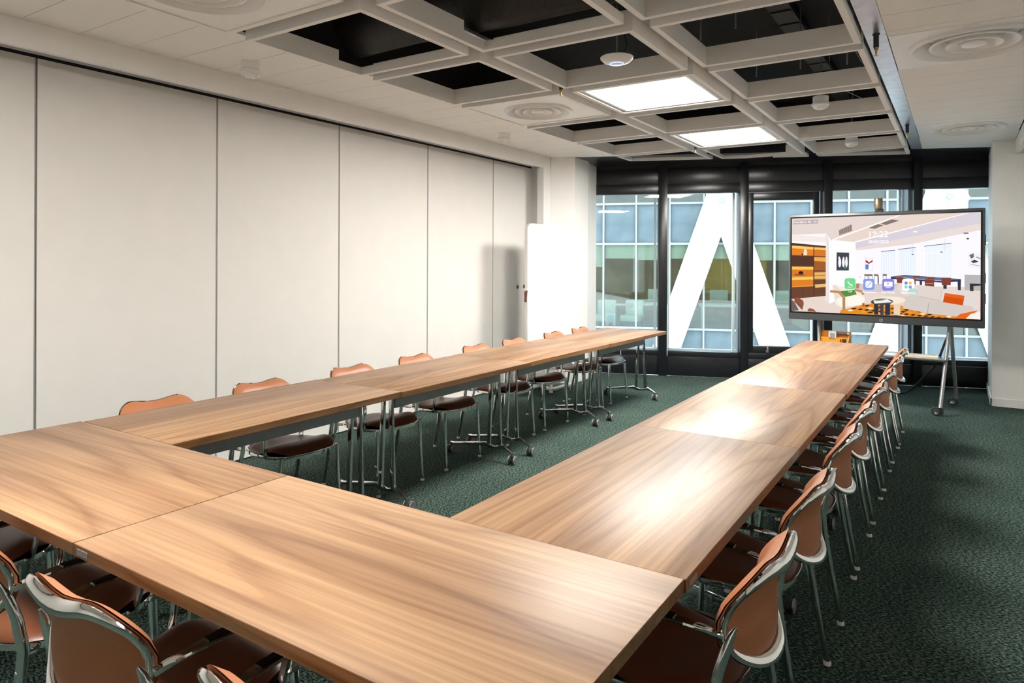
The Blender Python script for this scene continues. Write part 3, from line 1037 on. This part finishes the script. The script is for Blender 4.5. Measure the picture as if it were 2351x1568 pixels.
def ell(cx_, cy_, rx, ry, col, n=18, p=2.):
    pp([(cx_ + rx * sup(math.cos(2 * math.pi * i / n), p), cy_ + ry * sup(math.sin(2 * math.pi * i / n), p)) for i in range(n)], col)


def ln(x0, y0, x1, y1, w, col):
    d = math.hypot(x1 - x0, y1 - y0); nx, ny = -(y1 - y0) / d * w / 2, (x1 - x0) / d * w / 2
    pp([(x0 + nx, y0 + ny), (x1 + nx, y1 + ny), (x1 - nx, y1 - ny), (x0 - nx, y0 - ny)], col)


pp([(110, 205), (2200, 140), (2200, 1335), (110, 1220)], (242, 240, 244))
pp([(110, 205), (1290, 178), (545, 452), (490, 375), (118, 390)], (223, 208, 203))
pp([(110, 385), (470, 415), (490, 375), (490, 470), (118, 455)], (238, 226, 222))
pp([(1295, 178), (2060, 150), (808, 470), (560, 445)], (226, 208, 198))
pp([(2060, 150), (2200, 140), (2200, 280), (1300, 440), (812, 545), (808, 470)], (210, 202, 212))
pp([(2200, 272), (2200, 345), (1400, 500), (815, 560), (815, 540), (1300, 438)], (226, 212, 208))
ln(1288, 180, 558, 447, 14, (255, 255, 255)); ln(2055, 153, 805, 470, 14, (255, 255, 255))
pp([(625, 342), (768, 277), (772, 350), (630, 398)], (158, 138, 132))
for q in range(6): ln(640 + q * 23, 342 - q * 10, 642 + q * 23, 388 - q * 8, 4, (110, 92, 88))
pp([(952, 318), (1058, 277), (1118, 290), (1018, 328)], (128, 116, 108)); pp([(1082, 270), (1205, 226), (1288, 240), (1140, 288)], (128, 116, 108))
pp([(1090, 575), (1240, 562), (1240, 830), (1090, 820)], (226, 234, 247)); pp([(1285, 550), (1470, 535), (1470, 845), (1285, 838)], (224, 232, 247)); pp([(1580, 512), (1862, 488), (1862, 860), (1580, 850)], (228, 235, 248))
for x0, x1, y0, y1 in ((1110, 1230, 590, 820), (1300, 1460, 575, 840), (1600, 1850, 540, 850)):
    q = x0
    while q < x1: ln(q, y0, q, y1, 7, (243, 246, 252)); q += 26
ln(1088, 575, 1242, 560, 6, (60, 55, 55)); ln(1270, 552, 1470, 532, 6, (60, 55, 55)); ln(1562, 520, 1862, 488, 6, (60, 55, 55))
ln(1430, 608, 1760, 585, 6, (255, 255, 255)); ln(1425, 609, 1447, 608, 8, (40, 40, 40)); ln(1740, 586, 1765, 584, 8, (40, 40, 40))
ln(1432, 490, 1432, 606, 2, (120, 120, 120)); ln(1790, 440, 1790, 560, 2, (150, 150, 150)); ell(1465, 362, 28, 7, (255, 250, 230)); ell(2025, 380, 32, 7, (120, 105, 105)); ell(2045, 440, 16, 8, (60, 55, 60))
pp([(490, 372), (520, 450), (805, 475), (805, 1010), (530, 1130), (490, 1110)], (247, 245, 248))
pp([(490, 372), (520, 450), (525, 1130), (490, 1112)], (228, 218, 218))
pp([(110, 475), (487, 512), (487, 1050), (110, 1078)], (106, 68, 50)); pp([(110, 475), (487, 512), (487, 520), (110, 492)], (70, 48, 40))
for pts, c in (([(122, 505), (352, 522), (352, 615), (122, 606)], (226, 128, 38)), ([(122, 505), (352, 522), (352, 548), (122, 532)], (255, 200, 96)), ([(360, 523), (487, 532), (487, 622), (360, 616)], (206, 118, 46)), ([(360, 523), (487, 532), (487, 556), (360, 548)], (250, 190, 92)),
               ([(360, 630), (487, 634), (487, 772), (360, 774)], (158, 92, 48)), ([(360, 630), (487, 634), (487, 680), (360, 672)], (236, 165, 78)), ([(122, 730), (352, 735), (352, 828), (122, 834)], (214, 120, 40)), ([(122, 730), (352, 735), (352, 765), (122, 760)], (255, 192, 84)),
               ([(122, 845), (352, 840), (352, 935), (122, 946)], (218, 126, 42)), ([(122, 845), (352, 840), (352, 870), (122, 876)], (255, 198, 92)), ([(362, 788), (487, 786), (487, 872), (362, 872)], (176, 118, 52)),
               ([(365, 796), (485, 794), (485, 820), (365, 824)], (222, 176, 104)), ([(365, 834), (485, 832), (485, 862), (365, 862)], (222, 176, 104)), ([(366, 925), (487, 918), (487, 952), (376, 960)], (228, 184, 112))):
    pp(pts, c)
pp([(122, 616), (356, 622), (356, 722), (122, 720)], (84, 55, 44)); ln(357, 520, 357, 1060, 6, (64, 42, 34)); ln(240, 945, 240, 1068, 3, (70, 45, 36)); ln(122, 838, 352, 834, 6, (250, 160, 60)); ln(122, 948, 352, 938, 7, (255, 170, 60))
pp([(250, 560), (258, 542), (274, 542), (286, 575), (284, 610), (244, 610)], (232, 220, 206)); ell(234, 600, 9, 10, (60, 40, 34)); ell(218, 797, 26, 18, (40, 34, 36)); pp([(140, 825), (160, 810), (240, 812), (268, 826)], (150, 70, 50))
for q in range(12): ln(135 + q * 29, 960, 135 + q * 29, 1064, 2, (92, 58, 44))
pp([(110, 1078), (487, 1048), (487, 1108), (530, 1132), (805, 1012), (812, 925), (2200, 975), (2200, 1340), (110, 1222)], (224, 208, 198))
pp([(805, 925), (1300, 925), (1300, 1010), (805, 1015)], (205, 196, 200))
pp([(2010, 832), (2200, 838), (2200, 1010), (2010, 1000)], (178, 176, 178))
pp([(2050, 590), (2200, 595), (2200, 760), (2050, 752)], (236, 234, 236))
pp([(2060, 620), (2110, 600), (2116, 640), (2085, 660)], (110, 105, 118)); pp([(2080, 690), (2120, 668), (2165, 692), (2110, 708)], (70, 66, 76)); ln(2140, 640, 2190, 660, 8, (80, 76, 84)); ln(2080, 720, 2180, 740, 4, (90, 86, 92))
pp([(600, 575), (745, 580), (742, 782), (598, 780)], (226, 224, 226)); pp([(605, 580), (740, 585), (737, 777), (603, 775)], (66, 70, 80))
ell(638, 690, 16, 52, (240, 240, 240)); ell(678, 690, 15, 50, (240, 240, 240)); ell(711, 690, 14, 50, (240, 240, 240)); ell(632, 640, 9, 16, (240, 240, 240)); ell(680, 650, 10, 20, (240, 240, 240)); ell(712, 645, 9, 18, (240, 240, 240)); pp([(680, 740), (720, 738), (720, 752), (680, 752)], (70, 150, 140))
pp([(912, 640), (1000, 645), (998, 778), (912, 772)], (214, 212, 220)); pp([(916, 646), (996, 650), (994, 772), (916, 768)], (240, 238, 242)); pp([(920, 660), (958, 690), (996, 664), (996, 684), (955, 708), (920, 690)], (178, 48, 56)); pp([(918, 712), (955, 716), (950, 766), (918, 764)], (86, 130, 200)); ell(972, 738, 18, 26, (252, 252, 252))
for a, b, c, d in ((1195, 855, 1345, 838), (1345, 838, 1970, 888)): ln(a, b, c, d, 16, (70, 76, 104))
pp([(1195, 848), (1345, 838), (1970, 884), (1805, 900)], (98, 108, 150)); ln(1800, 905, 1970, 895, 22, (58, 60, 78)); ln(1195, 862, 1800, 912, 18, (58, 60, 78)); pp([(1772, 905), (1812, 905), (1812, 985), (1775, 985)], (52, 54, 70)); pp([(1932, 895), (1970, 895), (1968, 1002), (1936, 1002)], (52, 54, 70)); pp([(1512, 890), (1540, 890), (1540, 940), (1514, 940)], (60, 60, 76))
for x, y, w, h in ((1258, 848, 74, 70), (1438, 838, 78, 22), (1390, 868, 82, 66), (1566, 876, 110, 92), (1590, 852, 88, 24), (1752, 862, 108, 84)):
    pp([(x, y), (x + w, y + 3), (x + w - 4, y + h), (x + 6, y + h)], (126, 66, 52)); ln(x, y + 2, x + w, y + 5, 6, (164, 104, 86))
ln(1575, 925, 1672, 928, 3, (220, 210, 208))
pp([(815, 828), (880, 826), (910, 838), (830, 845)], (246, 245, 246)); pp([(985, 818), (1095, 816), (1100, 828), (1010, 834)], (246, 245, 246)); ln(1058, 828, 1060, 930, 8, (60, 56, 60)); ln(860, 845, 860, 930, 6, (70, 64, 66))
for x in (905, 950, 1105, 1010): pp([(x, 818), (x + 48, 820), (x + 46, 842), (x + 2, 840)], (126, 118, 104)); ln(x + 6, 842, x + 4, 910, 4, (66, 60, 60)); ln(x + 42, 842, x + 44, 915, 4, (66, 60, 60))
pp([(805, 852), (870, 856), (868, 918), (806, 915)], (250, 248, 244)); pp([(818, 918), (850, 918), (850, 970), (818, 970)], (190, 120, 80))
pp([(2068, 930), (2200, 935), (2200, 955), (2110, 958), (2110, 1022), (2070, 1022)], (56, 50, 54))
# rug
pp([(650, 1205), (1000, 1130), (1500, 1180), (2190, 1330), (1500, 1300), (640, 1235)], (228, 140, 34))
rugc = [(246, 226, 200), (60, 50, 48), (238, 150, 40), (232, 132, 22)]
for i in range(15):
    for j in range(4):
        x, y = 720 + i * 72 + j * 36, 1208 - j * 19 + i * 8.5
        c = rugc[(i * 3 + j * 5 + i * j) % 4]
        if y < 1325 and 650 < x < 1950: pp([(x, y), (x + 36, y - 12), (x + 72, y - 2), (x + 36, y + 11)], c)
# sofa
pp([(1130, 1010), (1300, 920), (1350, 1060), (1320, 1170), (1240, 1120), (1140, 1070)], (214, 204, 198)); pp([(1268, 975), (1300, 920), (1490, 935), (1500, 1000), (1320, 1040)], (222, 212, 206))
pp([(1490, 940), (1760, 968), (1770, 1000), (1735, 1110), (1500, 1060)], (216, 206, 200)); pp([(1350, 1060), (1480, 1050), (1740, 1115), (1610, 1140), (1600, 1250), (1330, 1190)], (208, 198, 192))
pp([(1760, 985), (2110, 1015), (2140, 1060), (2140, 1215), (1740, 1130)], (220, 210, 205)); pp([(1610, 1140), (1740, 1112), (2090, 1180), (2120, 1225), (1950, 1290), (1600, 1252)], (206, 196, 190))
ln(1600, 1250, 1612, 1140, 5, (150, 138, 132)); ln(1500, 1060, 1740, 1112, 4, (176, 165, 160)); ln(1762, 985, 1738, 1112, 4, (178, 168, 162))
pp([(1792, 1030), (2010, 1062), (1992, 1168), (1770, 1130)], (206, 78, 20)); pp([(1792, 1030), (2010, 1062), (1998, 1100), (1786, 1066)], (222, 96, 28))
pp([(1905, 1305), (1960, 1262), (2160, 1222), (2100, 1270), (2030, 1315)], (228, 100, 24)); pp([(2025, 1312), (2080, 1262), (2190, 1240), (2195, 1330)], (240, 232, 226))
# armchair
pp([(560, 935), (690, 955), (800, 985), (905, 1050), (915, 1110), (880, 1150), (660, 1172), (600, 1150), (580, 1070)], (238, 228, 216)); pp([(560, 935), (600, 930), (660, 1000), (640, 1080), (590, 1100)], (226, 214, 200)); pp([(600, 1090), (650, 1060), (860, 1045), (915, 1090), (880, 1150), (660, 1172)], (246, 238, 228))
pp([(640, 1000), (800, 985), (825, 1035), (700, 1062)], (84, 140, 66))
ln(535, 998, 640, 1010, 28, (190, 140, 92)); ln(630, 1005, 690, 1075, 28, (190, 140, 92)); ln(685, 1065, 685, 1205, 30, (182, 132, 84)); ln(800, 985, 880, 1005, 24, (190, 140, 92)); ln(875, 1000, 898, 1040, 24, (190, 140, 92)); ln(897, 1130, 897, 1165, 26, (150, 104, 64))
# coffee tables
ell(1170, 1105, 190, 44, (238, 224, 204)); pp([(1228, 1145), (1300, 1140), (1300, 1268), (1228, 1262)], (226, 204, 178))
ell(1100, 1118, 122, 34, (62, 66, 82)); pp([(1012, 1140), (1060, 1150), (1060, 1258), (1015, 1254)], (50, 52, 64)); pp([(1080, 1150), (1118, 1152), (1118, 1262), (1082, 1260)], (66, 66, 78)); pp([(1135, 1150), (1190, 1142), (1190, 1262), (1135, 1262)], (50, 52, 64)); pp([(1005, 1105), (1160, 1090), (1215, 1125), (1020, 1136)], (232, 232, 226)); pp([(1035, 1098), (1110, 1090), (1120, 1105), (1040, 1112)], (150, 160, 110))
# dark table and chairs, bottom left
pp([(110, 1080), (150, 1110), (200, 1200), (110, 1215)], (106, 96, 94)); pp([(150, 1070), (185, 1058), (245, 1095), (252, 1130), (235, 1200), (150, 1105)], (140, 82, 62)); pp([(290, 1200), (310, 1178), (350, 1185), (390, 1220), (300, 1212)], (150, 84, 62))
ln(150, 1110, 238, 1160, 3, (96, 56, 44))
# status strip and app icons
pp([(140, 237), (403, 226), (404, 270), (140, 277)], (186, 172, 172)); ell(312, 250, 13, 11, (255, 255, 255)); ell(312, 250, 6, 5, (186, 172, 172)); pp([(362, 242), (374, 250), (386, 242), (386, 258), (374, 251), (362, 258)], (255, 255, 255))
for x, y, s, c in ((752, 919, 60, (112, 214, 138)), (957, 928, 62, (130, 152, 226)), (1168, 934, 66, (134, 128, 218)), (1388, 938, 68, (252, 252, 253))):
    ell(x, y, s, s * .98, c, 28, 5.5)
ell(957, 928, 38, 38, (236, 240, 252), 20, 4); ln(938, 952, 990, 896, 7, (140, 160, 230))
pp([(1124, 902), (1216, 904), (1216, 955), (1124, 953)], (248, 248, 254)); ln(1144, 966, 1194, 967, 6, (248, 248, 254)); ln(1166, 918, 1166, 942, 6, (134, 128, 218)); pp([(1152, 926), (1166, 912), (1180, 926)], (134, 128, 218))
for x, y, c in ((1364, 918, (128, 132, 220)), (1410, 919, (250, 190, 80)), (1364, 960, (120, 220, 190)), (1410, 962, (120, 150, 230))): ell(x, y, 17, 16, c, 14, 4.5)
ln(728, 896, 740, 918, 13, (255, 255, 255)); ln(738, 914, 758, 932, 10, (255, 255, 255)); ln(754, 930, 778, 936, 13, (255, 255, 255)); ell(1440, 1018, 60, 44, (190, 208, 200))
me = bpy.data.meshes.new('screen_picture')
me.from_pydata(pic_v, [], pic_f)
ca = me.color_attributes.new('print', 'FLOAT_COLOR', 'CORNER')
k = 0
for p_, c in zip(me.polygons, pic_c):
    for _ in p_.loop_indices:
        ca.data[k].color = (*c, 1); k += 1
PM = bpy.data.materials.new('screen_picture'); PM.use_nodes = True
n_, l_ = PM.node_tree.nodes, PM.node_tree.links
n_.remove(n_['Principled BSDF'])
e_ = n_.new('ShaderNodeEmission'); a_ = n_.new('ShaderNodeVertexColor'); a_.layer_name = 'print'
l_.new(a_.outputs[0], e_.inputs[0]); e_.inputs[1].default_value = .72; l_.new(e_.outputs[0], n_['Material Output'].inputs[0])
me.materials.append(PM)
link('screen_picture', me, sb)
WT = emit('screen_white', (1, 1, 1), .85)
txt_off = -.0037 - .00003 * (len(pic_f) + 6)


def screen_text(name, s, x, y, size, align='CENTER'):
    cu = bpy.data.curves.new(name, 'FONT')
    cu.body = s; cu.size = size; cu.align_x = align; cu.align_y = 'CENTER'
    cu.materials.append(WT)
    u, v = suv(x, y)
    tmp = link('text_source', cu)
    me_ = bpy.data.meshes.new_from_object(tmp.evaluated_get(bpy.context.evaluated_depsgraph_get()))
    bpy.data.objects.remove(tmp)
    if not me_.materials: me_.materials.append(WT)
    o = link(name, me_, sb, (lerp(SX0, SX1, u), txt_off, lerp(SZ0, SZ1, v)))
    o.rotation_euler = (R(90), 0, 0)
    return o


screen_text('clock_text', '12:22', 1055, 392, .088)
screen_text('date_text', '05/05/2025', 1062, 470, .042)
screen_text('status_text', 'MeetingBoard', 210, 254, .024)
screen_text('icon_text', 'Call', 752, 1003, .026)
screen_text('icon_text', 'Whiteboard', 958, 1014, .026)
screen_text('icon_text', 'Cast Screen', 1168, 1018, .026)
screen_text('icon_text', 'Applications', 1388, 1024, .026)
screen_text('icon_text', '00:00:00', 752, 955, .014)

# camera bar on top of the display
t = thing('webcam', 'bronze cylindrical camera sitting on top of the large display', 'webcam', (TVX - .012, TVY + .03, Z1), TA)
MB().lathe([(0, .03), (.038, .03), (.040, .036), (.040, .135), (.036, .142), (0, .142)], 28).build('body', mat('bronze_metal', (.30, .23, .15), .35, .7), t, smooth=True)
bx('mount', M['rubber'], t, -.03, .045, -.02, .03, 0, .03, bevel=.004)

# trolley
tr = thing('screen_trolley', 'grey steel trolley with splayed legs and a shelf carrying the display', 'trolley', (TVX, TVY, 0), TA)
for sx in (-1, 1):
    x = sx * .615
    top = (x, .17, .98)
    MB().tube([(x - .01, .16, 1.25), (x, .165, .95), (x - .01, .145, .80), (x - .03 * sx, .02, .45), (x - .05 * sx, -.13, .11), (x - .05 * sx, -.155, .075)], .018, 12).build('front_leg', M['steel'], tr, smooth=True)
    MB().tube([(x + .008, .175, 1.25), (x + .005, .185, .93), (x + .005, .22, .78), (x + .012, .36, .45), (x + .02, .52, .13), (x + .02, .54, .075)], .018, 12).build('rear_leg', M['steel'], tr, smooth=True)
    for px, py in ((x - .05 * sx, -.155), (x + .02, .54)):
        c = thing_part('caster', tr, (px, py, 0))
        MB().lathe([(.02, -.014), (.038, -.014), (.042, -.008), (.042, .008), (.038, .014), (.02, .014)], 24, (-.035, 0, .042), 'y').build('tyre', M['rubber'], c, smooth=True)
        MB().lathe([(0, -.012), (.022, -.015), (.027, -.0155), (.027, .0155), (.022, .015), (0, .012)], 20, (-.035, 0, .042), 'y').build('hub', M['chrome'], c, smooth=True)
        MB().box(-.022, .022, .012, .045, .012, .082).build('fork', M['tvframe'], c, bevel=.008)
        MB().box(-.085, -.068, .004, .016, .05, .062).build('brake_pedal', M['tvframe'], c, bevel=.003)
bx('shelf', M['tvframe'], tr, -.60, .60, -.02, .30, .512, .532, bevel=.006)
bx('mount_rail', M['tvframe'], tr, -.66, .66, .10, .15, 1.20, 1.32)
bx('mount_rail', M['tvframe'], tr, -.66, .66, .10, .15, 1.62, 1.70)
for sx in (-1, 1):
    bx('upright', M['tvframe'], tr, sx * .615 - .03, sx * .615 + .03, .12, .19, 1.1, 1.75)
ct = Matrix.Rotation(TA, 3, 'Z')


def tvw(x, y, z):
    v = ct @ Vector((x, y, 0)); return (TVX + v.x, TVY + v.y, z)


o = MB().tube([tvw(.61, .22, 1.0), tvw(.605, .24, .80), tvw(.56, .26, .68), tvw(.50, .34, .50), tvw(.45, .37, .40), tvw(.36, .46, .29), tvw(.27, .55, .17), tvw(.16, .68, .06), tvw(.05, .82, .018), tvw(-.2, 1.0, .012)], .0115, 10).build('power_cable', M['rubber'], smooth=True)
tag(o, 'black cable curving from the display trolley down to the carpet', 'cable')

# things on the shelf
t = thing('desk_organiser', 'orange stepped desk organiser holding small gadgets, below the display', 'organiser', tvw(-.455, .13, .532), TA)
bx('floor_plate', M['orange'], t, -.15, .15, -.075, .075, 0, .006)
pts = [(-.075, .004), (-.075, .10), (.02, .205), (.075, .205), (.075, .004)]
for x in (-.15, .144):
    MB().add([(x, y, z) for y, z in pts] + [(x + .006, y, z) for y, z in pts], [(0, 1, 2, 3, 4), (9, 8, 7, 6, 5)] + [(i, (i + 1) % 5, 5 + (i + 1) % 5, 5 + i) for i in range(5)]).build('side_wall', M['orange'], t)
for y, h in ((-.075, .10), (-.022, .145), (.03, .185), (.069, .205)):
    bx('divider', M['orange'], t, -.144, .144, y, y + .006, .006, h)
bx('divider', M['orange'], t, .06, .066, -.07, .07, .006, .13)
t2 = thing('small_meter', 'small white square gadget with dark display in the orange organiser', 'gadget', tvw(-.475, .12, .545), TA)
bx('case', M['paper'], t2, -.04, .04, -.012, .012, .10, .20, bevel=.004)
bx('display', M['beam'], t2, -.024, .024, -.0135, -.0115, .125, .175)
t2 = thing('marker_pen', 'dark blue marker lying across the orange organiser', 'marker', tvw(-.40, .13, .72), TA)
MB().tube([(-.03, 0, 0), (.07, 0, .0)], .012, 12).build('barrel', M['darkblue'], t2, smooth=True)
MB().tube([(.071, 0, 0), (.092, 0, .0)], .0125, 12).build('cap', M['glide'], t2, smooth=True)
t2 = thing('remote_control', 'slim black remote standing at the right end of the orange organiser', 'remote', tvw(-.345, .06, .54), TA)
bx('body', M['pad'], t2, -.02, .02, -.006, .006, 0, .13, bevel=.003)
for i, (x, w, lb) in enumerate(((.36, .15, 'pale wooden picture frame lying flat on the trolley shelf'), (.10, .12, 'white-edged frame lying on the trolley shelf, half hidden by the table end'))):
    t = thing('picture_frame', lb, 'frame', tvw(x, .13 + .03 * i, .532), TA + .12 * (1 - i), 'frames lying on the trolley shelf')
    f = MB().box(-w, w, -.11, -.092, 0, .018).box(-w, w, .092, .11, 0, .018).box(-w, -w + .018, -.092, .092, 0, .018).box(w - .018, w, -.092, .092, 0, .018)
    f.build('frame', M['pine'] if i == 0 else M['glide'], t)
    bx('print', M['skyblue'], t, -w + .018, w - .018, -.092, .092, .002, .010)

# ------------------------------------------------------------------ mobile whiteboard
BA = math.atan2(.695, .10)
wb = thing('mobile_whiteboard', 'tall white mobile board with rounded corners standing by the column', 'whiteboard', (-3.918, 6.73, 0), BA)
HWD, ZB0, ZB1, RC = .350, .09, 1.913, .075


def rrect(hw, z0, z1, r, y):
    P = []
    for cx_, cz, a0 in ((hw - r, z1 - r, 0), (-hw + r, z1 - r, 90), (-hw + r, z0 + r, 180), (hw - r, z0 + r, 270)):
        for q in range(7):
            a = R(a0 + q * 15); P.append((cx_ + r * math.cos(a), y, cz + r * math.sin(a)))
    return P


MB().loops([rrect(HWD, ZB0, ZB1, RC, -.020), rrect(HWD, ZB0, ZB1, RC, .020)]).build('board_edge', M['boardedge'], wb, bevel=.004)
MB().loops([rrect(HWD - .006, ZB0 + .006, ZB1 - .006, RC - .004, -.0225), rrect(HWD - .006, ZB0 + .006, ZB1 - .006, RC - .004, -.0195)]).build('writing_surface', M['board'], wb)
MB().loops([rrect(HWD - .006, ZB0 + .006, ZB1 - .006, RC - .004, .0195), rrect(HWD - .006, ZB0 + .006, ZB1 - .006, RC - .004, .0225)]).build('writing_surface', M['board'], wb)
bx('strap_clip', M['glide'], wb, -HWD - .008, -HWD + .004, -.024, .024, 1.165, 1.20, bevel=.002)
MB().tube([(-HWD - .006, -.012, 1.175), (-HWD - .018, -.014, 1.12), (-HWD - .026, -.012, 1.075), (-HWD - .020, -.008, 1.052), (-HWD - .008, .0, 1.062), (-HWD - .004, .006, 1.12), (-HWD - .004, .010, 1.172)], 0, 8, side=(0, 1, 0), flat=(.016, .0025)).build('leather_strap', M['strap'], wb, smooth=True)
bi = Matrix.Rotation(-BA, 3, 'Z')


def wbl(x, y, z):
    v = bi @ Vector((x + 3.918, y - 6.73, 0)); return (v.x, v.y, z)


MB().tube([wbl(-4.27, 7.03, .04), wbl(-4.02, 6.87, .04), wbl(-3.91, 6.80, .04), wbl(-3.885, 6.795, .04), wbl(-3.865, 6.83, .04), wbl(-3.86, 7.0, .04), wbl(-3.845, 7.24, .04)], .02, 12).build('foot_tube', M['plastic'], wb, smooth=True)
MB().tube([wbl(-3.89, 6.82, .04), wbl(-3.905, 6.82, .10)], .018, 10).build('foot_post', M['plastic'], wb, smooth=True)
for p in ((-4.24, 7.01), (-3.885, 6.80), (-3.848, 7.20)):
    a = wbl(*p, 0)
    MB().lathe([(0, 0), (.022, 0), (.022, .018), (.012, .03), (0, .03)], 14, a).build('glide', M['glide'], wb, smooth=True)
bpy.context.view_layer.update()
